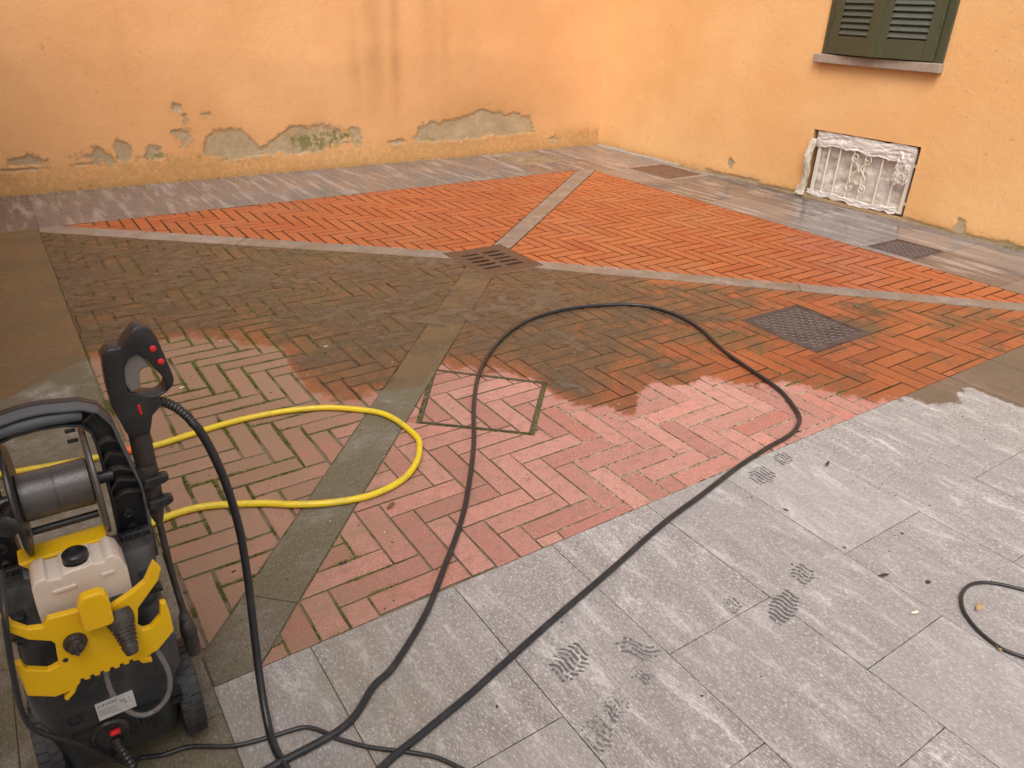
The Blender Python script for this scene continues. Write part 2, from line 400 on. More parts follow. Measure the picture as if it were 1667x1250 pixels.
M_GREEN = plain('green_shutter_paint', (.075, .078, .040), .42, .18, .05, 30); M_SLAT = plain('faded_sky_tinted_slat', (.085, .088, .062), .32, .12, 0, 12, Specular_IOR_Level=.7)  # slats greyer than the frame: sky reflection put into their colour
M_SILL = plain('weathered_sill_stone', (.36, .29, .225), .8, .30, .4, 90)
M_WHITE = plain('cream_metal_paint', (.78, .70, .56), .45, .08)
M_DARK = plain('dark_opening', (.10, .075, .06), .9); M_PIT = plain('gully_black', (.012, .010, .009), .9)
M_CEM = plain('cement_fillet', (.34, .29, .24), .9, .2, .4)

# ------------------------------------------------------------------ polygon tools
def clip(poly, p, n):
    """keep the side where (q-p).n >= 0"""
    out = []
    for i in range(len(poly)):
        a, b = poly[i], poly[(i + 1) % len(poly)]
        da = (a[0] - p[0]) * n[0] + (a[1] - p[1]) * n[1]; db = (b[0] - p[0]) * n[0] + (b[1] - p[1]) * n[1]
        if da >= 0: out.append(a)
        if (da >= 0) != (db >= 0):
            t = da / (da - db); out.append((a[0] + (b[0] - a[0]) * t, a[1] + (b[1] - a[1]) * t))
    return out
def area(p): return .5 * abs(sum(p[i][0] * p[(i + 1) % len(p)][1] - p[(i + 1) % len(p)][0] * p[i][1] for i in range(len(p)))) if len(p) > 2 else 0
def ccw(p): return p if sum(p[i][0] * p[(i + 1) % len(p)][1] - p[(i + 1) % len(p)][0] * p[i][1] for i in range(len(p))) > 0 else p[::-1]
def edges_in(poly, inset=0.0):
    poly = ccw(poly); r = []
    for i in range(len(poly)):
        a, b = poly[i], poly[(i + 1) % len(poly)]; dx, dy = b[0] - a[0], b[1] - a[1]; l = math.hypot(dx, dy); n = (-dy / l, dx / l)
        r.append(((a[0] + n[0] * inset, a[1] + n[1] * inset), n))
    return r
def inside_all(poly, es):
    for p, n in es:
        poly = clip(poly, p, n)
        if len(poly) < 3: return []
    return poly
def subtract(poly, hole, gap):
    """pieces of poly outside the convex hole"""
    out = []; cur = poly
    for p, n in edges_in(hole, -gap):
        o = clip(cur, p, (-n[0], -n[1]))
        if area(o) > 4e-4: out.append(o)
        cur = clip(cur, p, n)
        if len(cur) < 3: break
    return out
def rect(x0, x1, y0, y1): return [(x0, y0), (x1, y0), (x1, y1), (x0, y1)]
def slab_mesh(name, poly, h, cham, jit, seed, jcham=False):
    """a paver: worn outline, chamfered top at z=0"""
    rr = random.Random(seed); poly = ccw(poly); o = []
    for i in range(len(poly)):
        a, b = poly[i], poly[(i + 1) % len(poly)]; l = math.hypot(b[0] - a[0], b[1] - a[1])
        if l < 1e-4: continue
        k = max(1, min(4, int(l / .06))) if jit > 0 else 1
        for j in range(k):
            t = j / k; nx, ny = (b[1] - a[1]) / l, -(b[0] - a[0]) / l; e = rr.uniform(-jit, jit * .4) if j else 0
            o.append((a[0] + (b[0] - a[0]) * t + nx * e, a[1] + (b[1] - a[1]) * t + ny * e))
    n = len(o); cx = sum(p[0] for p in o) / n; cy = sum(p[1] for p in o) / n
    top = []
    for i in range(n):
        p0, p1, p2 = o[i - 1], o[i], o[(i + 1) % n]
        def nrm(a, b):
            l = math.hypot(b[0] - a[0], b[1] - a[1]) or 1; return (-(b[1] - a[1]) / l, (b[0] - a[0]) / l)
        n1, n2 = nrm(p0, p1), nrm(p1, p2); mx, my = n1[0] + n2[0], n1[1] + n2[1]; q = max(.4, (mx * mx + my * my) / 2)
        c = cham * rr.uniform(.7, 1.5) if jit > 0 else cham
        top.append((p1[0] + mx / q * c, p1[1] + my / q * c))
    vs = [(p[0], p[1], 0) for p in top] + [(p[0], p[1], -cham * .8) for p in o] + [(p[0], p[1], -h) for p in o]
    fs = [tuple(range(n))]
    for r in (0, 1):
        for i in range(n): fs.append((r * n + i, (r + 1) * n + i, (r + 1) * n + (i + 1) % n, r * n + (i + 1) % n))
    me = mesh(name, vs, fs)
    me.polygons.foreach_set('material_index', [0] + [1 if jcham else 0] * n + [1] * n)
    return me

# ------------------------------------------------------------------ the ground and the paving
gm = MB(); GZ = -.006; a_, b_, c_, d_ = DRAIN[0] + .02, DRAIN[1] - .02, DRAIN[2] + .02, DRAIN[3] - .02
for x0, x1, y0, y1 in ((-9, a_, -7, 13), (b_, 13, -7, 13), (a_, b_, -7, c_), (a_, b_, d_, 13)): gm.add([(x0, y0, GZ), (x1, y0, GZ), (x1, y1, GZ), (x0, y1, GZ)], [(0, 1, 2, 3)])
ground = gm.make('ground', M_BED, kind='structure')

def center_of(es): return es
def unit(ax, ay):
    l = math.hypot(ax, ay); return (ax / l, ay / l)
def half(p, q, toward, inset):
    """half plane bounded by pq on the side of the point toward, moved in by inset"""
    dx, dy = unit(q[0] - p[0], q[1] - p[1]); n = (-dy, dx)
    if (toward[0] - p[0]) * n[0] + (toward[1] - p[1]) * n[1] < 0: n = (dy, -dx)
    return ((p[0] + n[0] * inset, p[1] + n[1] * inset), n)
S = STRIPS
FULL = rect(QX0, QX1, QY0, QY1)
panels = {  # name: (point inside, bounding strip edges, material, joint, wear)
    'far_left':  ((2.6, 5.6), [S['A'][:2], S['B'][:2]], M_BRICK_CLEAN, .0095, .0010),
    'far_right': ((4.6, 4.0), [S['B'][2:], S['C'][:2]], M_BRICK_CLEAN, .0095, .0010),
    'near_right': ((2.6, 1.8), [S['C'][2:], S['D'][2:]], M_BRICK_DIRTY, .0062, .0014),
    'near_left': ((.6, 3.6), [S['A'][2:], S['D'][:2]], M_BRICK_DIRTY, .0098, .0030)}
holes = [rect(*DRAIN), rect(*IRON_A), TRAY]
variants = {}
def whole_brick(joint, jit, k, mat):
    key = (joint, k, mat.name)
    if key not in variants:
        hw, hl = (BW - joint) / 2, (BL - joint) / 2
        variants[key] = slab_mesh('brick', [(-hl, -hw), (hl, -hw), (hl, hw), (-hl, hw)], .02, .0020 if joint < .0090 else .0030, jit, int(joint * 1e5) + k, False)
    return variants[key]
joints = []          # brick outlines of the dirty panels, for the moss
def lay(parent, es, holes_, mat, joint, jit, tilt, collect=None):
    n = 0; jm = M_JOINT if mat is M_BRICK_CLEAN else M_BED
    for i in range(-75, 76):
        for j in range(-24, 25):
            for kind in (0, 1):
                ox = BX0 + i * BW + j * BL; oy = BY0 - i * BW + j * BL
                if not (QX0 - .4 < ox < QX1 + .4 and QY0 - .4 < oy < QY1 + .4): continue
                r = (ox, ox + BL, oy, oy + BW) if kind == 0 else (ox - BW, ox, oy + BW - BL, oy + BW)
                g = joint / 2; p = rect(r[0] + g, r[1] - g, r[2] + g, r[3] - g); a0 = area(p)
                p = inside_all(p, es)
                if area(p) < 5e-4: continue
                parts = [p]
                for h in holes_:
                    q = []
                    for pp in parts:
                        inn = inside_all(pp, edges_in(h, -.004))
                        q += [pp] if area(inn) < 1e-6 else subtract(pp, h, .004)
                    parts = q
                for pp in parts:
                    if area(pp) < 5e-4: continue
                    cx = sum(v[0] for v in pp) / len(pp); cy = sum(v[1] for v in pp) / len(pp)
                    if abs(area(pp) - a0) < 1e-7:
                        cx, cy = (r[0] + r[1]) / 2, (r[2] + r[3]) / 2
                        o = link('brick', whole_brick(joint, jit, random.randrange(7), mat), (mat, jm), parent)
                        rz = (0 if kind == 0 else math.pi / 2) + random.choice((0, math.pi))
                    else:
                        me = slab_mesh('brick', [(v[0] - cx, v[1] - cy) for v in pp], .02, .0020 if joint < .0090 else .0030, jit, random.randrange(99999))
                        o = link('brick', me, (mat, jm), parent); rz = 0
                    o.location = (cx, cy, random.uniform(-tilt, tilt * .6))
                    o.rotation_euler = (random.uniform(-tilt, tilt) * 5, random.uniform(-tilt, tilt) * 5, rz + random.uniform(-1, 1) * tilt * 4)
                    if collect is not None: collect.append(pp)
                    n += 1
    return n
for nm, (pt, es, mat, joint, jit) in panels.items():
    par = empty('brick_paving', (0, 0, 0)); par['kind'] = 'structure'
    hp = [half(p, q, pt, joint * .45) for p, q in es] + edges_in(FULL, joint * .4)
    hs_ = [h for h in holes if area(inside_all(list(h), hp)) > 1e-3]
    lay(par, hp, hs_, mat, joint, jit, .0006 if mat is M_BRICK_CLEAN else .0013, joints if mat is M_BRICK_DIRTY else None)

# brick filled access cover, set in its own groove
tray = empty('access_cover'); tag(tray, 'square access cover filled with dry pink bricks, its groove full of moss', 'access cover')
fr = MB(); e0 = edges_in(TRAY, .010); e1 = edges_in(TRAY, .016)
inn0 = inside_all(rect(0, 3, 1, 4), e0); inn1 = inside_all(rect(0, 3, 1, 4), e1)
def ring(mb, a, b, z0, z1):
    n = len(a); vs = [(*p, z1) for p in a] + [(*p, z1) for p in b] + [(*p, z0) for p in a] + [(*p, z0) for p in b]
    fs = []
    for i in range(n):
        j = (i + 1) % n
        fs += [(i, j, n + j, n + i), (2 * n + i, 2 * n + j, j, i), (n + i, n + j, 3 * n + j, 3 * n + i)]
    mb.add(vs, fs)
ring(fr, inn0, inn1, -.02, .0005); fr.make('tray_rim', plain('rusty_rim', (.085, .066, .042), .8, .4), tray)
lay(tray, edges_in(TRAY, .019), [], M_BRICK_DIRTY, .008, .0014, .001, joints)

# four stone strips running from the corners of the square to the drain
def strip(label, es, ends, cuts, mat):
    par = empty('stone_strip'); par['kind'] = 'structure'
    (a0, a1, b0, b1) = es
    mid = ((a0[0] + a1[0] + b0[0] + b1[0]) / 4, (a0[1] + a1[1] + b0[1] + b1[1]) / 4)
    base = inside_all(rect(QX0 + .002, QX1 - .002, QY0 + .002, QY1 - .002), [half(a0, a1, mid, .0025), half(b0, b1, mid, .0025)])
    parts = subtract(base, rect(*DRAIN), .004)
    # keep the piece on this strip's own side of the drain
    c = ((DRAIN[0] + DRAIN[1]) / 2, (DRAIN[2] + DRAIN[3]) / 2); d = unit(mid[0] - c[0], mid[1] - c[1])
    todo = [clip(p, c, d) for p in [base]]
    todo = [q for p in todo for q in subtract(p, rect(*DRAIN), .004)] if todo else []
    for cp in cuts:
        nx = []
        for p in todo:
            for sgn in (1, -1):
                q = clip(p, (cp[0] + d[0] * .0015 * sgn, cp[1] + d[1] * .0015 * sgn), (d[0] * sgn, d[1] * sgn))
                if area(q) > 1e-3: nx.append(q)
        todo = nx
    for p in todo:
        if area(p) > 1e-3: link('slab', slab_mesh('slab', p, .02, .0012, 0, 1), (mat, M_BED), par)
strip('A', S['A'], None, [(1.26, 5.09)], M_STRIP)
strip('B', S['B'], None, [(3.55, 4.80)], M_STRIP)
strip('C', S['C'], None, [(3.92, 2.60)], M_STRIP)
strip('D', S['D'], None, [(.36, 1.66), (1.15, 2.50)], M_STRIPD)

# grey tiles round the bricks
def tiles(polys, mat, holes_=()):
    par = empty('stone_paving'); par['kind'] = 'structure'
    for p in polys:
        parts = [p]
        for h in holes_:
            q = []
            for pp in parts: q += [pp] if area(inside_all(pp, edges_in(h, 0))) < 1e-6 else subtract(pp, h, .003)
            parts = q
        for pp in parts:
            if area(pp) < 2e-3: continue
            pp = inside_all(pp, edges_in(pp, .0013))
            o = link('tile', slab_mesh('tile', pp, .02, .0008, 0, 1), (mat, M_BED), par); o.location.z = random.uniform(-.0006, .0002)
    return par
GX = [.148, .392, .817, 1.167, 1.567, 1.925, 2.345, 2.715, 3.10, 3.49, 3.87, 4.26, 4.65, 5.06]
JT = {0: [.608], 1: [.915, .095], 2: [.608], 3: [.917, .403], 4: [.607], 5: [.917, .10], 6: [.612], 7: [.922, .10], 8: [.61], 9: [.92, .10], 10: [.61], 11: [.92, .1], 12: [.61]}
pl = []
for i in range(len(GX) - 1):
    ys = [QY0] + JT[i] + [-.30, -1.10, -1.9, -2.7]
    for a, b in zip(ys, ys[1:]): pl.append(rect(GX[i], GX[i + 1], b, a))
tiles(pl, M_DRY)
pl = []
for i, (a, b) in enumerate([(-.252, .148), (-.652, -.252), (-1.052, -.652), (-1.452, -1.052), (-1.852, -1.452), (-2.252, -1.852), (-2.652, -2.252), (-3.052, -2.652)]):
    ys = [6.03, 5.45, 4.63, 3.81, 2.99, 2.17, 1.35, .53, -.29, -1.1, -1.9] if i % 2 == 0 else [6.03, 5.04, 4.22, 3.40, 2.58, 1.76, .94, .12, -.70, -1.5]
    for c, d in zip(ys, ys[1:]): pl.append(rect(a, b, d, c))
tiles(pl, M_MUDT)
pl = []
xs = [-3.05, -2.25, -1.45, -.64, .16, 1.36, 2.56, 3.62, 4.40, 5.30, 6.07]
for a, b in zip(xs, xs[1:]): pl.append(rect(a, b, 6.03, 7.118))
ys = [6.03, 5.24, 4.44, 3.69, 3.00, 2.555, 1.976, 1.2, .4, -.4, -1.2, -2.0, -2.8]
for a, b in zip(ys, ys[1:]):
    pl.append(rect(5.06, 5.535, b, a)); pl.append(rect(5.535, 6.07, b, a))
tiles(pl, M_BACK, [rect(*IRON_B), rect(*IRON_C), rect(*LID_D)])

def mat_mudfilm():
    s = NT('muddy_water'); d, ss, x, y = shore_nodes(s)
    n1 = s.noise(3.0, 5, .70); n2 = s.noise(16, 4, .68); n3 = s.noise(70, 3, .7)
    g = s.math('ADD', s.map(ss, 1.7, .0, -.20, -.015), s.map(d, .15, .8, -.03, .04))
    m = s.math('ADD', s.math('ADD', n1, s.math('MULTIPLY_ADD', n2, .45, -.225)), g)
    al = s.math('MULTIPLY', s.map(m, .38, .66), s.map(d, .01, .20, .0, .82))
    al = s.math('MULTIPLY', al, s.map(n3, .62, .74, 1.0, .55))
    c = s.mix(s.map(n2, .3, .7), (.100, .071, .047), (.175, .127, .086))
    c = s.mix(s.map(s.noise(2, 3, .6), .45, .62, 0, .6), c, (.112, .094, .064))
    return s.out(c, s.map(n1, .35, .65, .20, .42), s.bump(n2, .06, .003), Alpha=al, Specular_IOR_Level=.45)
mf = [(.152, 5.905), (2.2722, 4.1348), (2.333, 4.08), (2.333, 3.698), (2.70, 3.698), (2.7508, 3.6217), (4.7595, 1.6809), (4.95, 1.47), (.152, 1.44)]
link('muddy_water', mesh('muddy_water', [(a, b, .0026) for a, b in mf], [tuple(range(len(mf)))[::-1]]), mat_mudfilm(), kind='stuff')

# ------------------------------------------------------------------ drain grate and iron covers
def rounded(x0, x1, y0, y1, r, k=5):
    out = []
    for cx, cy, a in ((x1 - r, y0 + r, -90), (x1 - r, y1 - r, 0), (x0 + r, y1 - r, 90), (x0 + r, y0 + r, 180)):
        for i in range(k + 1):
            t = math.radians(a + 90 * i / k); out.append((cx + r * math.cos(t), cy + r * math.sin(t)))
    return out
gr = empty('drain_grate', ((DRAIN[0] + DRAIN[1]) / 2, (DRAIN[2] + DRAIN[3]) / 2, 0)); tag(gr, 'brown iron drain grate with two rows of slots where the stone strips meet', 'drain grate')
gx, gy = gr.location.x, gr.location.y; hw, hh = (DRAIN[1] - DRAIN[0]) / 2, (DRAIN[3] - DRAIN[2]) / 2
sl = []
for cx in (-.088, .080):
    for k in range(5):
        cy = .140 - k * .070; sl.append(rounded(cx - .066, cx + .066, cy - .0165, cy + .0165, .016))
me = plate('grate_plate', rounded(-hw, hw, -hh, hh, .012), sl, -.018, -.001); me.materials.append(M_IRON)
bevel(link('grate_plate', me, M_IRON, gr), .002, 1)
b = MB().box(-hw + .03, hw - .03, -hh + .03, hh - .03, -.14, -.10); b.make('gully', M_PIT, gr)
b = MB()
for s_ in (-1, 1): b.box(s_ * (hw - .026) - .004, s_ * (hw - .026) + .004, -hh + .022, hh - .022, -.14, -.018)
for s_ in (-1, 1): b.box(-hw + .031, hw - .031, s_ * (hh - .026) - .004, s_ * (hh - .026) + .004, -.14, -.018)
b.make('gully_wall', M_PIT, gr)
def cover(name, rc, label, mat, nx, ny, stud=True):
    x0, x1, y0, y1 = rc; c = empty(name, ((x0 + x1) / 2, (y0 + y1) / 2, 0)); tag(c, label, 'manhole cover')
    hx, hy = (x1 - x0) / 2, (y1 - y0) / 2
    f = MB(); ring(f, rect(-hx, hx, -hy, hy), rect(-hx + .018, hx - .018, -hy + .018, hy - .018), -.018, -.0004); f.make('frame', mat, c)
    p = MB().box(-hx + .0205, hx - .0205, -hy + .0205, hy - .0205, -.018, -.002); p.make('plate', mat, c)
    if stud:
        q = MB()
        for i in range(nx):
            for j in range(ny):
                x = -hx + .035 + (2 * hx - .07) * (i + .5) / nx; y = -hy + .035 + (2 * hy - .07) * (j + .5) / ny
                a = math.pi / 4 if (i + j) % 2 else -math.pi / 4
                l, w_ = .014, .0055; ca, sa = math.cos(a), math.sin(a); jx = random.uniform(-.002, .002)
                base = [(-l, -w_), (l, -w_), (l, w_), (-l, w_)]; topb = [(-l * .6, -w_ * .4), (l * .6, -w_ * .4), (l * .6, w_ * .4), (-l * .6, w_ * .4)]
                vs = [(x + jx + u * ca - v * sa, y + u * sa + v * ca, -.0025) for u, v in base] + [(x + jx + u * ca - v * sa, y + u * sa + v * ca, .0022) for u, v in topb]
                q.add(vs, [(4, 5, 6, 7), (0, 1, 5, 4), (1, 2, 6, 5), (2, 3, 7, 6), (3, 0, 4, 7)])
        q.make('studs', mat, c)
    return c
cover('manhole_cover', IRON_A, 'rectangular studded iron cover set among the muddy bricks', M_IRON2, 14, 14)
cover('manhole_cover', IRON_B, 'dark studded iron cover in grey tiles below the cellar window', M_IRON2, 12, 11)
cover('manhole_cover', IRON_C, 'reddish brown cover at the foot of the right wall near the corner', M_IRON3, 1, 1, False)
cover('manhole_cover', LID_D, 'pale brown dirty lid in grey tiles by the left wall near the corner', M_LID, 1, 1, False)

# ------------------------------------------------------------------ walls
def seg_dist(px, py, poly):
    d = np.full(px.shape, 9.0); ins = np.zeros(px.shape, bool); n = len(poly)
    for i in range(n):
        (ax, ay), (bx, by) = poly[i], poly[(i + 1) % n]; dx, dy = bx - ax, by - ay
        t = np.clip(((px - ax) * dx + (py - ay) * dy) / (dx * dx + dy * dy + 1e-12), 0, 1)
        d = np.minimum(d, np.hypot(px - ax - t * dx, py - ay - t * dy))
        c = ((ay > py) != (by > py)); ins ^= c & (px < (bx - ax) * (py - ay) / ((by - ay) if by != ay else 1e-9) + ax)
    return np.where(ins, d, -d)
def axis(segs):
    out = []
    for a, b, st in segs:
        n = max(1, int(round((b - a) / st))); out += [a + (b - a) * i / n for i in range(n)]
    return np.array(out + [segs[-1][1]])
def wall_mesh(name, us, zs, to3d, nrm, fields, skip=None):
    U, Z = np.meshgrid(us, zs); f = fields(U, Z)
    f['patch'] = np.clip(f['patch'], 0, 1.3)
    bulge = .004 * fbm(U * 1.3, Z * 1.3, 3, 5) + .0012 * fbm(U * 9, Z * 9, 3, 9) + .006 * np.clip((f['patch'] - .4) * 5, 0, 1)
    if skip:  # keep the opening's edges straight
        u0, u1, z0, z1 = skip; near = (U > u0 - .02) & (U < u1 + .02) & (Z < z1 + .02); bulge = np.where(near, 0, bulge)
    pts = to3d(U, Z, bulge); vs = np.stack([p.ravel() for p in pts], 1)
    nu, nz = len(us), len(zs); fs = []
    for j in range(nz - 1):
        for i in range(nu - 1):
            if skip and us[i] >= skip[0] - 1e-6 and us[i + 1] <= skip[1] + 1e-6 and zs[j] >= skip[2] - 1e-6 and zs[j + 1] <= skip[3] + 1e-6: continue
            a = j * nu + i; q = (a, a + 1, a + nu + 1, a + nu); fs.append(q if nrm > 0 else q[::-1])
    me = bpy.data.meshes.new(name); me.from_pydata(vs.tolist(), [], fs); me.update()
    me.polygons.foreach_set('use_smooth', [True] * len(me.polygons))
    for k in ('patch', 'moss', 'dirt', 'streak'):
        at = me.attributes.new(k, 'FLOAT', 'POINT'); at.data.foreach_set('value', f[k].ravel().astype(np.float32))
    return me
def to_left(pts, ox, oy, sc_):   # fractions measured on the wall: already in metres
    return [(ox + a * sc_, oy + b * sc_) for a, b in pts]
PATCH_L = [
    [(1.332, .415), (1.483, .428), (1.475, .345), (1.41, .265), (1.37, .33)],
    [(1.545, .225), (1.59, .36), (1.67, .415), (1.90, .405), (1.95, .345), (2.06, .255), (2.19, .30), (2.36, .395), (2.62, .40), (2.80, .355), (2.90, .27), (2.78, .225), (2.52, .165), (2.40, .155), (2.25, .185), (2.06, .155), (1.90, .150), (1.75, .155), (1.60, .185)],
    [(2.935, .355), (3.01, .345), (3.045, .26), (2.99, .175), (2.94, .25)],
    [(.868, .225), (.875, .405), (.955, .345), (.985, .265), (.965, .205)],
    [(.53, .265), (.67, .285), (.71, .335), (.79, .295), (.82, .235), (.85, .195), (.66, .225)],
    [(.10, .285), (.25, .295), (.35, .25), (.36, .225), (.10, .235)],
    [(1.06, .255), (1.13, .305), (1.21, .29), (1.23, .235), (1.29, .215), (1.25, .200), (1.06, .215)],
    [(1.345, .615), (1.375, .65), (1.435, .625), (1.425, .59), (1.37, .57)],
    [(1.425, .545), (1.46, .56), (1.45, .51)], [(1.60, .55), (1.66, .565), (1.65, .53)],
    [(3.62, .21), (3.70, .34), (3.95, .375), (4.20, .395), (4.42, .475), (4.62, .425), (4.90, .40), (5.06, .36), (5.10, .20), (4.75, .195), (4.30, .185), (3.95, .165)],
    [(3.32, .20), (3.45, .235), (3.52, .20), (3.42, .165)],
    [(5.33, .12), (5.42, .15), (5.47, .10), (5.40, .08)]]
MOSS_L = [(2.55, .26, .32, .10, .95), (2.80, .30, .22, .08, .8), (1.15, .22, .20, .05, .7), (1.75, .16, .25, .04, .5), (3.85, .22, .28, .06, .45), (3.02, .24, .06, .08, .5), (.35, .22, .3, .03, .35), (1.5, .20, .2, .04, .5)]
def fields_left(U, Z):
    pa = np.zeros(U.shape); halo = np.zeros(U.shape)
    wob = .034 * fbm(U * 12, Z * 12, 4, 3); low = Z < .8
    for p in PATCH_L:
        d = seg_dist(U[low], Z[low], p) + wob[low]; halo[low] = np.maximum(halo[low], np.exp(np.minimum(d, 0) / .07)); pa[low] = np.maximum(pa[low], np.clip(.5 + d / .085, -.3, 1.3))
    # a ragged band of lost paint where rising damp stopped
    band = np.clip(1 - np.abs(Z - (.215 + .03 * fbm(U * 2, U * 0, 3, 8))) / .03, 0, 1) * np.clip(fbm(U * 2.4, Z * 4, 4, 21) * 2.2 - .25, 0, 1) * np.clip((3.4 - U) / .6, 0, 1)
    pa = np.maximum(pa, band * .85)
    mo = np.zeros(U.shape)
    for x, z, rx, rz, a in MOSS_L: mo = np.maximum(mo, a * np.exp(-((U - x) / rx) ** 2 - ((Z - z) / rz) ** 2))
    di = np.clip(1 - Z / .30, 0, 1) * .75 + .5 * np.exp(-((Z - .16) / .09) ** 2) * np.clip(.5 + fbm(U * 1.7, Z, 3, 31), 0, 1)
    di = di + .35 * np.exp(-((U - 4.4) / .9) ** 2 - ((Z - .45) / .22) ** 2) + .45 * np.clip(.02 / (Z + .02), 0, 1)
    sx = [(3.02, .07, .4), (3.22, .10, .65), (3.44, .06, .85), (3.78, .11, .6), (3.98, .07, .45), (4.3, .12, .25), (1.05, .03, .25), (.2, .2, .15)]
    st = np.zeros(U.shape)
    for x, wd, a in sx:
        st = np.maximum(st, a * np.exp(-((U - x - .02 * fbm(Z * 2, Z * 0, 2, 40)) / wd) ** 2) * np.clip((Z - .38) / .5, 0, 1) * np.clip(.55 + .6 * fbm(U * 3, Z * 2.5, 3, 50), 0, 1))
    st = st + halo * .40 * np.clip(.6 + fbm(U * 4, Z * 4, 3, 71), 0, 1) + .40 * np.exp(-((U - 4.45) / .95) ** 2 - ((Z - .42) / .25) ** 2)
    st = st + .38 * np.clip((1.05 + .12 * fbm(U * 1.2, Z, 3, 61) - Z) / .12, 0, 1) * np.clip(.5 + .6 * fbm(U * .7, Z * .7, 2, 66), 0, 1)
    return dict(patch=pa, moss=np.clip(mo, 0, 1), dirt=np.clip(di, 0, 1), streak=np.clip(st, 0, 1))
lw = tag(link('plaster_wall', wall_mesh('plaster_wall', axis([(-3.05, -.3, .05), (-.3, 5.6, .011), (5.6, 6.07, .03)]), axis([(-.02, .70, .010), (.70, 1.2, .03), (1.2, 3.6, .08)]),
    lambda U, Z, b: (U, YW + b, Z), 1, fields_left), M_WALL_L), 'long orange plaster wall with peeling grey patches and moss near its foot', 'wall')
CW = (3.229, 4.212, .022, .586)      # cellar opening  y0 y1 z0 z1
def fields_right(U, Z):
    pa = np.zeros(U.shape); low = Z < .5; wob = .02 * fbm(U * 16, Z * 16, 4, 13)
    for p in [[(2.74, .13), (2.79, .125), (2.83, .03), (2.72, .02)], [(5.02, .16), (5.10, .20), (5.13, .12), (5.06, .09)], [(5.0, .03), (4.7, .05), (4.72, .0), (5.0, .0)]]:
        pa[low] = np.maximum(pa[low], np.clip(.5 + (seg_dist(U[low], Z[low], p) + wob[low]) / .03, 0, 1))
    edge = np.clip(1 - Z / (.05 + .035 * fbm(U * 5, U * 0, 4, 77)), 0, 1)
    pa = np.maximum(pa, np.clip(edge * 1.2, 0, .9) * (U < 5.4))
    mo = .35 * np.exp(-((U - 5.08) / .09) ** 2 - ((Z - .10) / .06) ** 2) + .6 * np.exp(-(Z / .035) ** 2) * np.clip(.4 + fbm(U * 3, Z, 3, 81), 0, 1)
    di = np.clip(1 - Z / .12, 0, 1) * .9
    st = .20 * np.clip(.5 + fbm(U * .8, Z * .8, 3, 90), 0, 1) * np.clip((.9 - Z) / .4, 0, 1) + .5 * np.exp(-((Z - 1.07) / .05) ** 2) * ((U > 3.25) & (U < 4.3))  # last st term paints the sill's soft shadow as a dark band
    return dict(patch=pa, moss=np.clip(mo, 0, 1), dirt=np.clip(di, 0, 1), streak=np.clip(st, 0, 1))
rw = tag(link('plaster_wall', wall_mesh('plaster_wall', axis([(-2.8, 1.0, .06), (1.0, CW[0], .018), (CW[0], CW[1], .02), (CW[1], 7.118, .018)]),
    axis([(-.02, CW[2], .014), (CW[2], .20, .012), (.20, CW[3], .022), (CW[3], 1.4, .03), (1.4, 3.6, .1)]),
    lambda U, Z, b: (XW + b, U, Z), -1, fields_right, CW), M_WALL_R), 'smooth orange plaster wall with green shutters and a cellar opening', 'wall')
rv = MB()
y0, y1, z0, z1 = CW; D_ = .15
rv.add([(XW, y0, z0), (XW + D_, y0, z0), (XW + D_, y0, z1), (XW, y0, z1)], [(0, 1, 2, 3)])
rv.add([(XW, y1, z0), (XW + D_, y1, z0), (XW + D_, y1, z1), (XW, y1, z1)], [(3, 2, 1, 0)])
rv.add([(XW, y0, z1), (XW + D_, y0, z1), (XW + D_, y1, z1), (XW, y1, z1)], [(0, 1, 2, 3)])
rv.add([(XW, y0, z0), (XW + D_, y0, z0), (XW + D_, y1, z0), (XW, y1, z0)], [(3, 2, 1, 0)])
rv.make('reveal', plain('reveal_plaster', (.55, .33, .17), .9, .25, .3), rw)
rb_ = MB().add([(XW + D_, y0, z0), (XW + D_, y1, z0), (XW + D_, y1, z1), (XW + D_, y0, z1)], [(0, 1, 2, 3)])
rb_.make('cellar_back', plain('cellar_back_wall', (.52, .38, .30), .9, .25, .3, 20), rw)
fl = MB()
ys_ = np.linspace(5.75, 7.10, 40)
for a, b_ in zip(ys_, ys_[1:]):
    h = .018 + .012 * float(fbm(a * 6, 0, 3, 3)); dpt = .022 + .012 * float(fbm(a * 5, 2, 3, 5))
    fl.add([(XW - dpt, a, 0), (XW - dpt, b_, 0), (XW - .001, b_, h), (XW - .001, a, h)], [(0, 1, 2, 3)])
fl.make('cement_fillet', M_CEM, rw)

# the house that closes the yard on the left, and its doorstep
hwm = MB().box(-1.35, -.95, -3.0, 7.10, -.01, 3.2); hwo = hwm.make('house_wall', plain('house_plaster', (.80, .47, .22), .9, .1, .3, 30))
tag(hwo, 'plain orange house wall closing the yard left of the pressure washer', 'wall')
st_ = MB().box(-.9495, -.302, .55, 1.62, -.005, .035).make('doorstep', plain('pale_marble', (.62, .66, .68), .35, .12, .1, 20), bev=.006)
tag(st_, 'pale bluish stone doorstep at the bottom left edge', 'doorstep')

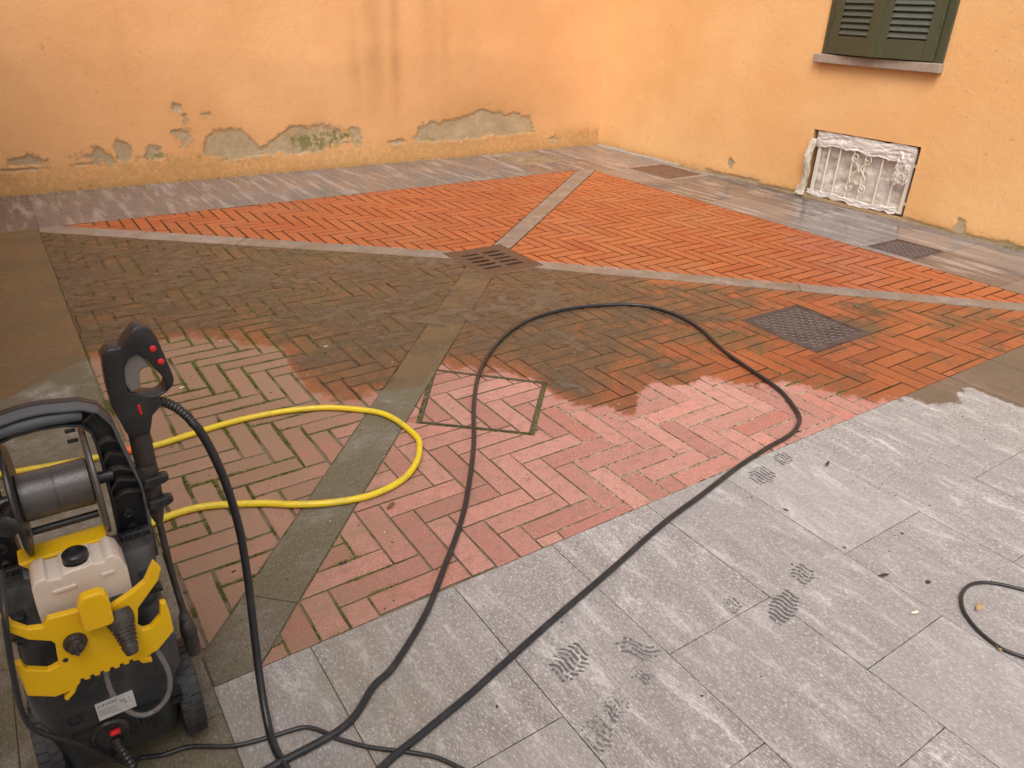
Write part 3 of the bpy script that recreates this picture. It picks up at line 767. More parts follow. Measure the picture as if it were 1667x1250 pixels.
# ------------------------------------------------------------------ shuttered window
win = empty('shuttered_window', (XW, 3.76, 1.19)); tag(win, 'dark green louvred shutters above a weathered stone sill', 'window')
def wpart(name, mb, mat, bev=.003, parent=win):
    o = mb.make(name, mat, parent); o.location = (-win.location.x, -win.location.y, -win.location.z) if parent is win else (0, 0, 0)
    if bev: bevel(o, bev)
    return o
sill = MB().box(XW - .055, XW + .01, 3.225, 4.335, 1.122, 1.190); wpart('sill', sill, M_SILL, .006)
fb = MB().box(XW - .022, XW + .02, 4.215, 4.282, 1.1905, 2.62); wpart('jamb', fb, M_GREEN)
fb = MB().box(XW - .022, XW + .02, 3.236, 3.300, 1.1905, 2.62); wpart('jamb', fb, M_GREEN)
fb = MB().box(XW - .022, XW + .02, 3.3005, 4.2145, 2.555, 2.62); wpart('lintel', fb, M_GREEN)
fb = MB().box(XW - .004, XW + .012, 3.3005, 4.2145, 1.1905, 2.5545); wpart('dark_pane', fb, M_DARK, 0)
def leaf(hy, ang, wd, sgn):
    """louvred leaf hinged at y=hy; local u runs from the hinge, v is outward"""
    c, s_ = math.cos(ang), math.sin(ang)
    def tr(u, v, z): return (XW - .012 - (u * s_ + v * c), hy + sgn * (u * c - v * s_), z)
    def bx(mb, u0, u1, v0, v1, z0_, z1_):
        vs = [tr(u, v, z) for z in (z0_, z1_) for u, v in ((u0, v0), (u1, v0), (u1, v1), (u0, v1))]
        mb.add(vs, [(3, 2, 1, 0), (4, 5, 6, 7), (0, 1, 5, 4), (1, 2, 6, 5), (2, 3, 7, 6), (3, 0, 4, 7)])
    Z0, Z1 = 1.198, 2.55; st = .085
    root = None
    a = MB(); bx(a, 0, st, 0, .035, Z0, Z1); root = wpart('shutter_leaf', a, M_GREEN)
    def sub(name, mb, bev=.002):
        o = mb.make(name, M_SLAT if name == 'slat' else M_GREEN, root)
        if bev: bevel(o, bev)
    a = MB(); bx(a, wd - st, wd, 0, .035, Z0, Z1); sub('stile', a)
    a = MB(); bx(a, st + .0005, wd - st - .0005, .001, .034, Z0 + .001, 1.335); sub('rail', a)
    a = MB(); bx(a, st + .0005, wd - st - .0005, .001, .034, 2.45, Z1 - .001); sub('rail', a)
    a = MB(); bx(a, st + .001, wd - st - .001, .001, .006, 1.3352, 2.4498); sub('backing', a, 0)
    z = 1.345
    while z < 2.43:
        a = MB(); v = []
        for u in (st + .0008, wd - st - .0008):
            v += [tr(u, .008, z + .040), tr(u, .012, z + .046), tr(u, .034, z + .006), tr(u, .030, z)]
        a.add(v, [(0, 1, 2, 3), (7, 6, 5, 4), (0, 4, 5, 1), (1, 5, 6, 2), (2, 6, 7, 3), (3, 7, 4, 0)]); sub('slat', a, 0); z += .046
    for z in (1.47, 2.25):
        a = MB(); p = tr(.004, .040, z); a.tube([(p[0], p[1], z - .03), (p[0], p[1], z + .03)], .007, 8); sub('hinge', a, 0)
leaf(4.212, math.radians(9.5), .470, -1); leaf(3.303, math.radians(6.5), .470, 1)

# ------------------------------------------------------------------ cellar grille behind torn plastic
gz0, gz1, gy0, gy1, gxp = .045, .562, 3.262, 4.150, XW + .030
cg = empty('window_grille', (XW, 3.72, 0)); tag(cg, 'cream iron grille with scrollwork in the cellar opening of the right wall', 'grille')
def gpart(name, mb, mat=M_WHITE, smooth=True):
    o = mb.make(name, mat, cg, smooth); o.location = (-XW, -3.72, 0); return o
f = MB(); f.box(gxp - .010, gxp + .010, gy0, gy0 + .028, gz0, gz1); gpart('frame_bar', f, smooth=False)
f = MB(); f.box(gxp - .010, gxp + .010, gy1 - .028, gy1, gz0, gz1); gpart('frame_bar', f, smooth=False)
f = MB(); f.box(gxp - .010, gxp + .010, gy0 + .0285, gy1 - .0285, gz0, gz0 + .022); gpart('frame_bar', f, smooth=False)
f = MB(); f.box(gxp - .010, gxp + .010, gy0 + .0285, gy1 - .0285, gz1 - .022, gz1); gpart('frame_bar', f, smooth=False)
for y in (3.40, 3.53, 3.68, 3.80, 3.93, 4.04):
    f = MB().tube([(gxp, y, gz0 + .02), (gxp, y, gz1 - .02)], .0075, 8); gpart('bar', f)
for z in (.12, .42):
    f = MB().box(gxp - .006, gxp + .006, CW[0] + .001, gy0 - .0005, z, z + .022); gpart('fixing_lug', f, smooth=False)
def scroll(cy, cz, r, a0, turns, sg):
    pts = []
    for k in range(26):
        t = k / 25; a = a0 + sg * t * turns * 2 * math.pi; q = r * (1 - .82 * t); pts.append((gxp - .012, cy + q * math.cos(a), cz + q * math.sin(a)))
    return pts
YC = 3.715
for sg in (-1, 1):
    gpart('scroll', MB().tube(spline([(gxp - .012, YC, .30), (gxp - .012, YC + sg * .02, .35), (gxp - .012, YC + sg * .045, .375)], 5), .0042, 6))
    gpart('scroll', MB().tube(scroll(YC + sg * .055, .415, .040, -math.pi / 2, 1.25, sg), .0042, 6))
    gpart('scroll', MB().tube(scroll(YC + sg * .055, .165, .042, math.pi / 2, 1.25, -sg), .0042, 6))
    gpart('scroll', MB().tube(spline([(gxp - .012, YC + sg * .055, .207), (gxp - .012, YC + sg * .075, .255), (gxp - .012, YC + sg * .035, .30), (gxp - .012, YC + sg * .008, .335)], 6), .0042, 6))
gpart('collar', MB().box(gxp - .018, gxp + .002, YC - .012, YC + .012, .20, .22), smooth=False)
def mat_film(name, lo, hi, tint):
    s = NT(name); n1 = s.noise(6, 4, .6, None, 2.2); n2 = s.noise(26, 3, .6, None, 1.5)
    al = s.map(s.math('ADD', n1, s.math('MULTIPLY', n2, .35)), .45, .95, lo, hi)
    s.out(s.mix(n2, tint, tuple(min(1, q * 1.15) for q in tint)), .22, s.bump(n2, .5, .006), Alpha=al, Specular_IOR_Level=.6)
    s.m.blend_method = 'BLEND' if hasattr(s.m, 'blend_method') else None
    return s.m
M_FILM = mat_film('thin_plastic_film', .35, .70, (.92, .80, .73)); M_FOLD = mat_film('folded_plastic_film', .45, .90, (.94, .85, .80))
film = empty('plastic_sheet', (XW, 3.72, 0)); tag(film, 'crumpled clear plastic sheet draped over the cellar grille', 'plastic sheet')
def crump(name, ya, yb, za, zb, xoff, amp, mat, seed, nu=60, nz=40, ragged=.012, tuck=0.0):
    us = np.linspace(0, 1, nu); vs_ = np.linspace(0, 1, nz); U, V = np.meshgrid(us, vs_)
    Y = ya + (yb - ya) * U; Z = za + (zb - za) * V
    Z = Z + ragged * fbm(U * 9, V * 0 + seed, 3, seed) * (1 - V) + ragged * .6 * fbm(U * 7, V * 0 + seed + 5, 3, seed + 2) * V
    r1 = 1 - np.abs(fbm(U * 5 + V * 2, V * 4 - U * 1.5, 3, seed)) * 2.2; r2 = 1 - np.abs(fbm(U * 11, V * 8, 3, seed + 7)) * 2
    X = XW + xoff - amp * (.55 * r1 + .35 * r2) + tuck * (V - .5)
    me = bpy.data.meshes.new(name)
    me.from_pydata(np.stack([X.ravel(), Y.ravel(), Z.ravel()], 1).tolist(), [], [(j * nu + i, j * nu + i + 1, (j + 1) * nu + i + 1, (j + 1) * nu + i) for j in range(nz - 1) for i in range(nu - 1)])
    me.polygons.foreach_set('use_smooth', [True] * len(me.polygons))
    o = link(name, me, mat, film); o.location = (-XW, -3.72, 0); m = o.modifiers.new('t', 'SOLIDIFY'); m.thickness = .0006
    return o
crump('film', 3.27, 4.155, .055, .54, .068, .022, M_FILM, 3)
crump('top_fold', 3.265, 4.175, .455, .578, .016, .012, M_FOLD, 11, 80, 28, .030)
crump('bottom_fold', 3.31, 4.17, .032, .085, .010, .012, M_FOLD, 19, 60, 12, .03)
crump('side_fold', 3.262, 3.40, .28, .52, .000, .030, M_FILM, 25, 24, 30, .03)
# the bunched roll hanging off the left side
rl = MB(); pts = []; rr_ = []
for k in range(24):
    t = k / 23; pts.append((XW - .03 - .02 * math.sin(t * 5), 4.170 + .045 * t + .010 * math.sin(t * 8), .515 - .495 * t)); rr_.append(.026 + .005 * math.sin(t * 7) + .010 * t)
vs, fs = [], []; SEG = 20
for i, (p, r_) in enumerate(zip(pts, rr_)):
    for k in range(SEG):
        a = 2 * math.pi * k / SEG; q = r_ * (1 + .75 * float(fbm(k * .9, i * .6, 3, 33)))
        vs.append((p[0] + q * .7 * math.cos(a), p[1] + q * math.sin(a), p[2] + .012 * float(fbm(k * .7, i, 2, 35))))
for i in range(len(pts) - 1):
    for k in range(SEG): fs.append((i * SEG + k, i * SEG + (k + 1) % SEG, (i + 1) * SEG + (k + 1) % SEG, (i + 1) * SEG + k))
rl.add(vs, fs); o = rl.make('bunched_roll', mat_film('bunched_plastic', .55, .95, (.74, .68, .55)), film, True); o.location = (-XW, -3.72, 0)

# ------------------------------------------------------------------ pressure washer
def dusty(name, col, rough, dust, amt):
    s = NT(name); n1 = s.noise(14, 4, .7); n2 = s.noise(90, 3, .7); n3 = s.noise(260, 2, .6)
    sep = s.n('ShaderNodeSeparateXYZ'); s.put(sep.inputs[0], s.n('ShaderNodeNewGeometry').outputs['Normal'])
    up = s.map(sep.outputs[2], -.2, .9, .45, 1.0)
    f = s.math('MULTIPLY', s.math('MULTIPLY', s.map(s.math('ADD', n1, s.math('MULTIPLY_ADD', n2, .5, -.25)), .42, .72), up), amt)
    c = s.mix(f, col, dust); c = s.mix(s.map(s.noise(320, 1), .72, .78, 0, .5), c, dust)
    return s.out(c, s.math('MULTIPLY_ADD', f, .45, rough), s.bump(n3, .10, .001))
M_BLK = dusty('black_plastic', (.014, .014, .016), .36, (.085, .075, .065), .35)
M_BODY = dusty('charcoal_plastic', (.026, .029, .033), .40, (.115, .100, .080), .55)
M_REEL = plain('grey_brown_plastic', (.085, .070, .064), .30, .15, .05, 200)
M_GRIP = plain('slate_rubber', (.085, .095, .108), .5, .1, .1, 200)
M_YEL = dusty('yellow_plastic', (.80, .470, .006), .33, (.52, .33, .06), .30)
M_RED = plain('red_plastic', (.62, .012, .018), .35, .05)
M_RUB = dusty('tyre_rubber', (.020, .021, .023), .55, (.12, .105, .085), .55)
M_DUST = dusty('dusty_black_plastic', (.032, .026, .023), .48, (.13, .105, .085), .60)
M_TANK = plain('milky_tank', (.66, .565, .48), .30, .10, .05, 30)
M_LABEL = plain('silver_label', (.55, .54, .52), .4, .08)
M_INK = plain('black_ink', (.02, .02, .02), .6, .0)
pw = empty('pressure_washer', (0, 0, 0)); tag(pw, 'yellow and black upright pressure washer with hose reel and arched handle', 'pressure washer')
CX = -.045
def loft(levels, k=6):
    """rounded rectangles (z, x0, x1, y0, y1, r) joined upwards"""
    mb = MB(); vs = []; n = None
    for z, x0, x1, y0, y1, r in levels:
        c = rounded(x0, x1, y0, y1, r, k); n = len(c); vs += [(p[0], p[1], z) for p in c]
    fs = [tuple(range(n - 1, -1, -1)), tuple((len(levels) - 1) * n + i for i in range(n))]
    for l in range(len(levels) - 1):
        for i in range(n): fs.append((l * n + i, l * n + (i + 1) % n, (l + 1) * n + (i + 1) % n, (l + 1) * n + i))
    return mb.add(vs, fs)
loft([(.070, -.140, .045, 1.300, 1.52, .02), (.095, -.158, .058, 1.276, 1.55, .03), (.235, -.168, .070, 1.266, 1.57, .035), (.262, -.180, .086, 1.262, 1.58, .04),
      (.335, -.180, .087, 1.262, 1.58, .04), (.352, -.174, .082, 1.270, 1.57, .04), (.43, -.168, .075, 1.282, 1.54, .04)]).make('lower_body', M_BODY, pw, True)
loft([(.425, -.172, .080, 1.300, 1.50, .03), (.50, -.180, .088, 1.325, 1.44, .025), (.530, -.184, .092, 1.342, 1.41, .02)]).make('back_panel', M_BODY, pw, True)
for x0_, x1_ in ((.034, .0975), (-.1875, -.124)): MB().box(x0_, x1_, 1.391, 1.446, .46, .5199).make('leg_socket', M_BODY, pw, bev=.004)
def mir(poly): return [(2 * CX - x, z) for x, z in poly]
outR = [(CX, .836), (-.025, .835), (.030, .826), (.056, .811), (.074, .779), (.082, .724), (.091, .674), (.099, .630), (.098, .558), (.096, .52)]
innR = [(.035, .52), (.038, .60), (.038, .682), (.036, .739), (.033, .768), (.021, .785), (-.006, .794), (CX, .797)]
arch = outR + innR + mir(innR)[::-1][1:] + mir(outR)[::-1][:-1]
MB().prism(arch, 1.424, 1.446).make('handle', M_BLK, pw, bev=.003)
def offs(poly, d):
    """thin flange that follows an open polyline"""
    out = []
    for i in range(len(poly)):
        a = poly[max(i - 1, 0)]; b_ = poly[min(i + 1, len(poly) - 1)]; l = math.hypot(b_[0] - a[0], b_[1] - a[1]) or 1
        out.append((poly[i][0] - (b_[1] - a[1]) / l * d, poly[i][1] + (b_[0] - a[0]) / l * d))
    return out
of = mir(outR)[::-1] + outR[1:]; MB().prism(of + offs(of, -.006)[::-1], 1.392, 1.4235).make('handle_rim', M_GRIP, pw, bev=.002)
inf = innR + mir(innR)[::-1][1:]; MB().prism(inf + offs(inf, -.005)[::-1], 1.398, 1.4235).make('handle_rim', M_BLK, pw, bev=.0015)
for a, b_, c in [((.038, .735), (.058, .742), (.079, .732)), ((.040, .69), (.055, .712), (.078, .70)), ((.040, .668), (.062, .676), (.087, .664)), ((.040, .625), (.057, .650), (.090, .640)), ((.04, .61), (.065, .620), (.094, .612)),
                ((.026, .79), (.040, .80), (.050, .81))]:
    for q in ((a, b_, c), tuple(mir([a, b_, c]))):
        pl_ = spline([(p[0], p[1]) for p in q], 6); MB().prism(pl_ + offs(pl_, .0022)[::-1], 1.404, 1.4238).make('rib', M_DUST, pw)
for x, z in ((.062, .565), (.064, .527)):
    for xx in (x, 2 * CX - x):
        m_ = MB(); m_.lathe((xx, 1.4242, z), (0, -1, 0), [(0, .0085), (.010, .0085), (.010, .0062), (.002, .0062)], 16); m_.make('screw_boss', M_DUST, pw, True)
gp = spline([(-.112, 1.408, .806), (-.075, 1.404, .812), (-.03, 1.404, .814), (.010, 1.406, .810), (.026, 1.410, .806)], 5)
MB().tube(gp, [.006] + [.0125] * (len(gp) - 2) + [.006], 12).make('hand_grip', M_GRIP, pw, True)
# crossbars and sockets under the reel
MB().prism([(-.130, .578), (-.112, .556), (.004, .556), (.016, .580), (-.112, .580)], 1.335, 1.385).make('yellow_crossbar', M_YEL, pw, bev=.004)
MB().prism([(-.128, .556), (-.108, .555), (.004, .555), (.020, .555), (.010, .525), (-.112, .525)], 1.322, 1.384).make('grey_crossbar', M_GRIP, pw, bev=.004)
for sx_ in (.066, 2 * CX - .066):
    m_ = MB(); m_.box(sx_ - .030, sx_ + .030, 1.376, 1.3905, .500, .545); m_.make('socket', M_BLK, pw, bev=.003)
    m_ = MB()
    for k in range(4): m_.box(sx_ - .026 + k * .0165, sx_ - .023 + k * .0165, 1.3705, 1.3758, .508, .540)
    m_.make('socket_ribs', M_DUST, pw)
    m_ = MB(); m_.prism([(sx_ - .014, .490), (sx_ + .014, .490), (sx_ + .014, .482), (sx_ + .007, .476), (sx_ + .007, .456), (sx_ + .018, .452), (sx_ + .018, .444), (sx_ - .018, .444), (sx_ - .018, .452), (sx_ - .007, .456), (sx_ - .007, .476), (sx_ - .014, .482)], 1.300, 1.322)
    m_.make('hook_slot', M_BLK, pw, bev=.0015)
# hose reel
RC = (1.40, .672)
MB().lathe((-.100, RC[0], RC[1]), (1, 0, 0), [(0, .043), (.002, .045), (.055, .0445), (.0555, .0425), (.0575, .0425), (.058, .0445), (.112, .046), (.114, .043)], 40).make('reel_drum', M_REEL, pw, True)
for x0, sg in ((-.101, -1), (.015, 1)):
    m_ = MB(); m_.lathe((x0, RC[0] + .008, RC[1] - .006), (sg, 0, 0), [(0, .1), (.004, .104), (.008, .104), (.0105, .100), (.0105, .080), (.006, .078), (.006, .03)], 48)
    m_.make('reel_flange', M_REEL if sg > 0 else M_BLK, pw, True)
for dy, dz in ((-.012, -.068), (.035, -.058)):
    m_ = MB(); m_.tube([(-.098, RC[0] + dy, RC[1] + dz), (.013, RC[0] + dy, RC[1] + dz)], .0075, 10); m_.make('tie_rod', M_BLK, pw, True)
for a_, b_ in ((-.16, -.112), (.026, .052)): MB().tube([(a_, RC[0], RC[1]), (b_, RC[0], RC[1])], .012, 12).make('reel_axle', M_BLK, pw, True)
m_ = MB(); m_.lathe((-.118, 1.335, .675), (-.25, -1, .1), [(-.02, .017), (0, .020), (.026, .020), (.030, .014)], 18); m_.tube([(-.122, 1.395, .672), (-.118, 1.36, .675)], .008, 8); m_.make('reel_crank', M_BLK, pw, True)
for dz in (0, .022): MB().tube([(.012, 1.452, .735 + dz), (-.006, 1.452, .735 + dz)], .004, 8).make('reel_peg', M_BLK, pw, True)
# detergent tank
tk = [(-.115, .572), (-.108, .582), (-.092, .586), (-.088, .578), (-.070, .576), (-.067, .582), (-.052, .584), (-.026, .584), (-.020, .588), (-.014, .582), (.000, .581), (.004, .588), (.014, .590), (.025, .580), (.033, .552), (.031, .46), (-.117, .46), (-.117, .531)]
tank = MB().prism(tk, 1.262, 1.330).make('detergent_tank', M_TANK, pw); bevel(tank, .010, 4, 50)
for p in tank.data.polygons: p.use_smooth = True
for q in [(-.088, -.050, .548, .556), (-.010, .012, .552, .560)]: MB().box(q[0], q[1], 1.2585, 1.263, q[2], q[3]).make('tank_mould_mark', M_TANK, tank, bev=.002)
m_ = MB(); m_.lathe((-.041, 1.292, .579), (0, 0, 1), [(-.004, .0215), (.006, .0215), (.0065, .0185), (.009, .0185), (.0095, .0215), (.020, .021), (.023, .018), (.0235, .013), (.020, .012)], 28); m_.make('tank_cap', M_BLK, pw, True)
# yellow front bracket
scal = []
for k in range(6):
    x = .006 - k * .0165; scal += [(x, .3625), (x - .0035, .3625), (x - .0045, .369), (x - .0095, .369), (x - .0105, .3615)]
br = [(-.165, .562), (-.157, .561), (-.152, .540), (-.135, .519), (-.114, .512), (-.104, .527), (-.061, .522), (-.011, .505), (.032, .523), (.052, .535), (.074, .573), (.084, .552), (.074, .528), (.032, .482), (.024, .440), (.032, .428), (.044, .427), (.064, .445), (.069, .476), (.079, .474), (.081, .445), (.081, .400),
      (.048, .369), (.024, .362), (.033, .354), (.033, .344), (.016, .350), (.010, .3625)] + scal + [(-.092, .358), (-.100, .343), (-.115, .330), (-.119, .338), (-.105, .351), (-.130, .351), (-.168, .377), (-.170, .454), (-.160, .455), (-.156, .435), (-.127, .416), (-.110, .420), (-.105, .468), (-.109, .477), (-.139, .497), (-.165, .531)]
MB().box(-.100, .018, 1.2415, 1.285, .372, .50).make('bracket_core', M_BODY, pw, bev=.004)
MB().prism(br, 1.227, 1.241).make('yellow_bracket', M_YEL, pw, bev=.003)
tg_ = [(-.058, .492), (-.0565, .547), (-.050, .560), (-.042, .563), (-.020, .563), (-.012, .557), (-.008, .545), (-.009, .492), (-.014, .486), (-.053, .486)]
MB().prism(tg_, 1.204, 1.2255).make('yellow_tongue', M_YEL, pw, bev=.004)
m_ = MB(); m_.lathe((-.076, 1.2262, .460), (0, -1, -.12), [(-.004, .0185), (.004, .0195), (.010, .0175), (.011, .014), (.020, .0125), (.022, .010)], 24); m_.box(-.079, -.073, 1.199, 1.21, .449, .471); m_.make('pressure_knob', M_DUST, pw, True)
m_ = MB(); pr = [(-.006, .023), (.008, .024), (.020, .0225)]
for k in range(5): t = .024 + k * .007; pr += [(t, .0205 - k * .0012), (t + .004, .0205 - k * .0012), (t + .0045, .0180 - k * .0012), (t + .0065, .0180 - k * .0012)]
pr += [(.062, .0145), (.078, .0105), (.080, .006), (.074, .005)]
m_.lathe((-.001, 1.232, .484), (.06, -.52, -.66), pr, 24); m_.make('outlet_nozzle', M_DUST, pw, True)
m_ = MB(); m_.lathe((-.098, 1.2258, .427), (0, -1, 0), [(0, .0045), (.0006, .0045), (.0006, .003), (-.001, .003)], 12); m_.make('screw', M_DUST, pw, True)
# lower front details
lab = MB().box(-.0795, -.0125, 1.2585, 1.2655, .2200, .2630).make('rating_label', M_LABEL, pw)
lab.rotation_euler = (0, 0, 0)
def text(body, size, x, z, y, parent, shear=0.0, sx=1.0):
    cu = bpy.data.curves.new('text', 'FONT'); cu.body = body; cu.size = size; cu.shear = shear; cu.extrude = .0001
    t = bpy.data.objects.new('tmp', cu); COL.objects.link(t); bpy.context.view_layer.update()
    me = bpy.data.meshes.new_from_object(t.evaluated_get(bpy.context.evaluated_depsgraph_get())); bpy.data.objects.remove(t); bpy.data.curves.remove(cu)
    for v in me.vertices: v.co = (x + v.co.x * sx, y - v.co.z, z + v.co.y)
    me.materials.clear(); o = link('lettering', me, M_INK, parent); return o
text('LAVOR', .0090, -.0770, .2535, 1.2582, lab, .35, 1.2)
text('CE', .0075, -.0375, .2470, 1.2582, lab)
m_ = MB()
for k in range(5): m_.box(-.077, -.046 + random.uniform(-.004, .004), 1.2578, 1.2584, .246 - k * .0036, .2468 - k * .0036)
m_.box(-.030, -.026, 1.2578, 1.2584, .2405, .2445); m_.box(-.0225, -.020, 1.2578, 1.2584, .249, .252); m_.box(-.022, -.018, 1.2578, 1.2584, .2405, .2425); m_.box(-.055, -.036, 1.2578, 1.2584, .2285, .2295)
m_.make('fine_print', plain('grey_ink', (.25, .25, .25), .6, 0), lab)
for x, tp in ((-.035, .183), (-.018, .184), (.000, .183), (.016, .178)):
    m_ = MB(); m_.prism([(x - .0035, tp), (x + .0035, tp), (x + .0075, tp - .052), (x + .0005, tp - .052)], 1.2615, 1.272); m_.make('vent_slot', M_DARK if False else M_BLK, pw, bev=.001)
for z in (.168, .190): m_ = MB(); m_.box(.0515, .0535 + .018, 1.272, 1.285, z, z + .016); m_.make('vent_slot', M_BLK, pw)
MB().prism([(-.130, .2065), (-.130, .2025), (.030, .2025), (.030, .2065)], 1.2625, 1.270).make('body_seam', M_BLK, pw)
m_ = MB(); m_.lathe((-.117, 1.2645, .241), (0, -1, 0), [(-.004, .0125), (.0012, .0125), (.0012, .010), (-.002, .010)], 20); m_.make('screw_recess', M_BLK, pw, True)
m_ = MB(); m_.lathe((-.068, 1.268, .172), (0, -1, .15), [(-.004, .037), (.006, .036), (.012, .031), (.013, .028), (.008, .027)], 28); sw = m_.make('switch_recess', M_BLK, pw, True)
MB().box(-.0695, -.0505, 1.2465, 1.258, .1775, .1865).make('red_switch', M_RED, pw, bev=.003)
tb = [(.041, .366), (.049, .335), (.055, .30), (.055, .27), (.049, .243), (.033, .219), (.010, .208), (-.012, .214), (-.031, .240), (-.043, .277), (-.047, .31), (-.046, .341), (-.045, .366)]
sg_ = NT('clear_tube'); sg_.out((.60, .55, .52), .10, None, Alpha=.15, Specular_IOR_Level=.8)
MB().tube(spline([(x, 1.250 - .012 * math.sin(i / 12 * math.pi), z) for i, (x, z) in enumerate(tb)], 6), .0052, 10, False).make('clear_tube', sg_.m, pw, True)
MB().tube([(.074, 1.268, .352), (.080, 1.30, .356)], .012, 12).make('side_socket', M_GRIP, pw, True)
for z in (.646, .594):     # clips that hold the lance
    c0 = [(.095, z - .010), (.108, z - .012), (.134, z - .008), (.143, z - .003), (.144, z + .008), (.136, z + .011), (.10, z + .009)]
    MB().prism(c0, 1.372, 1.392).make('lance_clip', M_BLK, pw, bev=.003); MB().prism([(.093, z - .016), (.101, z - .016), (.101, z + .012), (.093, z + .012)], 1.3925, 1.43).make('clip_arm', M_BLK, pw, bev=.002)
def wheel(xc):
    y, z, r = 1.372, .105, .105
    t = MB(); t.lathe((xc - .024, y, z), (1, 0, 0), [(0, r * .62), (.001, r * .88), (.006, r * .965), (.042, r * .965), (.047, r * .88), (.048, r * .62)], 44); wt = t.make('wheel', M_RUB, pw, True)
    t = MB(); n = 34
    for k in range(n):
        for side in (-1, 1):
            a = 2 * math.pi * (k + (.5 if side > 0 else 0)) / n; da = 2 * math.pi / n * .43
            vs = []
            for rad in (r * .955, r * .99):
                for aa, xx in ((a - da, .002), (a + da, .002), (a + da * .6, .0205), (a - da * 1.2, .0205)):
                    vs.append((xc + side * xx, y + rad * math.cos(aa), z + rad * math.sin(aa)))
            t.add(vs, [(4, 5, 6, 7), (0, 1, 5, 4), (1, 2, 6, 5), (2, 3, 7, 6), (3, 0, 4, 7)])
    t.make('tread', M_RUB, wt)
    t = MB(); t.lathe((xc - .020, y, z), (1, 0, 0), [(0, .0), (0, r * .3), (.004, r * .62), (.036, r * .62), (.040, r * .3), (.040, 0)], 30); t.make('rim', M_DUST, wt, True)
wheel(.086); wheel(-.176)
m_ = MB(); m_.tube([(-.17, 1.372, .105), (.08, 1.372, .105)], .008, 10); m_.make('axle', M_BLK, pw, True)
m_ = MB(); m_.box(-.145, .050, 1.48, 1.55, 0.001, .075); m_.make('rear_foot', M_BLK, pw, bev=.006)
# power cord leaving the switch box
m_ = MB(); pp = spline([(-.064, 1.256, .160), (-.056, 1.235, .138), (-.046, 1.214, .108)], 8); m_.tube(pp, [.0105 if i % 2 else .0085 for i in range(len(pp))], 10); m_.make('cord_sleeve', M_BLK, pw, True)
M_CORD = plain('black_cord', (.022, .023, .026), .42, .25, .1, 150)
m_ = MB(); m_.tube(spline([(-.046, 1.214, .108), (-.030, 1.18, .06), (-.01, 1.12, .018), (.03, 1.02, .0065), (.12, .80, .0065)], 8), .0055, 10); m_.make('power_cord', M_CORD, pw, True)

# ------------------------------------------------------------------ spray gun resting in its clips
gun = empty('spray_gun', (0, 0, 0)); tag(gun, 'black trigger spray gun with red buttons standing upright beside the washer handle', 'spray gun')
go = [(.0815, .922), (.091, .931), (.104, .931), (.110, .930), (.131, .954), (.140, .963), (.157, .962), (.167, .953), (.173, .935), (.185, .871), (.188, .850), (.184, .836), (.173, .827), (.155, .818), (.160, .806), (.157, .800), (.139, .784), (.133, .762), (.128, .748), (.094, .748), (.088, .765), (.084, .785), (.077, .815), (.0755, .855), (.078, .900)]
gh = [(.108, .842), (.105, .862), (.109, .892), (.121, .908), (.138, .912), (.149, .897), (.158, .878), (.167, .862), (.174, .845), (.168, .829), (.152, .824), (.128, .831)]
me = plate('gun_body', go, [gh], 1.381, 1.421, 'XZ'); o = link('gun_body', me, M_BLK, gun); bevel(o, .0055, 3, 50)
for p in me.polygons: p.use_smooth = True
tr_ = [(.1085, .889), (.120, .906), (.137, .911), (.146, .899), (.153, .880), (.141, .880), (.133, .872), (.1295, .842), (.113, .836), (.1055, .856)]
MB().prism(tr_, 1.388, 1.410).make('trigger', plain('grey_trigger', (.16, .145, .13), .45, .1), gun, bev=.003)
for x, z in ((.1625, .918), (.1715, .890)):
    m_ = MB(); m_.lathe((x, 1.3830, z), (0, -1, .1), [(-.002, .0058), (.0036, .0058), (.0046, .0042)], 16); m_.make('red_button', M_RED, gun, True)
m_ = MB(); m_.prism([(.1165, .813), (.1215, .814), (.1225, .795), (.1185, .792)], 1.3775, 1.3825); m_.make('red_latch', M_RED, gun, bev=.0012)
for k in range(4):
    m_ = MB(); z = .872 - k * .008; m_.prism([(.083, z + .006), (.0945, z - .004), (.0945, z - .0065), (.083, z + .0035)], 1.3797, 1.3815); m_.make('grip_groove', M_DUST, gun)
m_ = MB(); m_.lathe((.1115, 1.402, .70), (0, 0, -1), [(-.075, .0150), (-.060, .0190), (.02, .0195), (.024, .0180), (.028, .0195), (.045, .0195), (.07, .0185), (.112, .0175), (.118, .0155), (.135, .0145), (.160, .0095)], 20); m_.make('barrel', M_DUST, gun, True)
m_ = MB(); m_.tube([(.1115, 1.402, .548), (.112, 1.392, .42), (.1165, 1.370, .305)], .0068, 12); m_.make('lance', M_DUST, gun, True)
m_ = MB(); m_.lathe((.1160, 1.371, .312), (.03, -.12, -1), [(0, .0085), (.008, .012), (.010, .0105), (.014, .0125), (.018, .011), (.022, .0135), (.040, .0165), (.058, .0170), (.064, .0145), (.072, .0155), (.085, .0150), (.100, .0125), (.112, .0115), (.114, .006), (.108, .005)], 18); m_.make('spray_nozzle', M_DUST, gun, True)
m_ = MB(); m_.lathe((.136, 1.400, .803), (.62, -.10, .12), [(0, .0125), (.008, .0130), (.010, .0115)], 18); m_.make('hose_collar', plain('grey_collar', (.13, .12, .11), .45, .1), gun, True)
cf = spline([(.140, 1.398, .803), (.160, 1.394, .803), (.182, 1.390, .786), (.200, 1.386, .760), (.208, 1.385, .742)], 9)
m_ = MB(); m_.tube(cf, [.0115 if i < 8 else ((.0112 if i % 2 else .0088) - .00006 * i) for i in range(len(cf))], 12); m_.make('hose_cuff', M_BLK, gun, True)

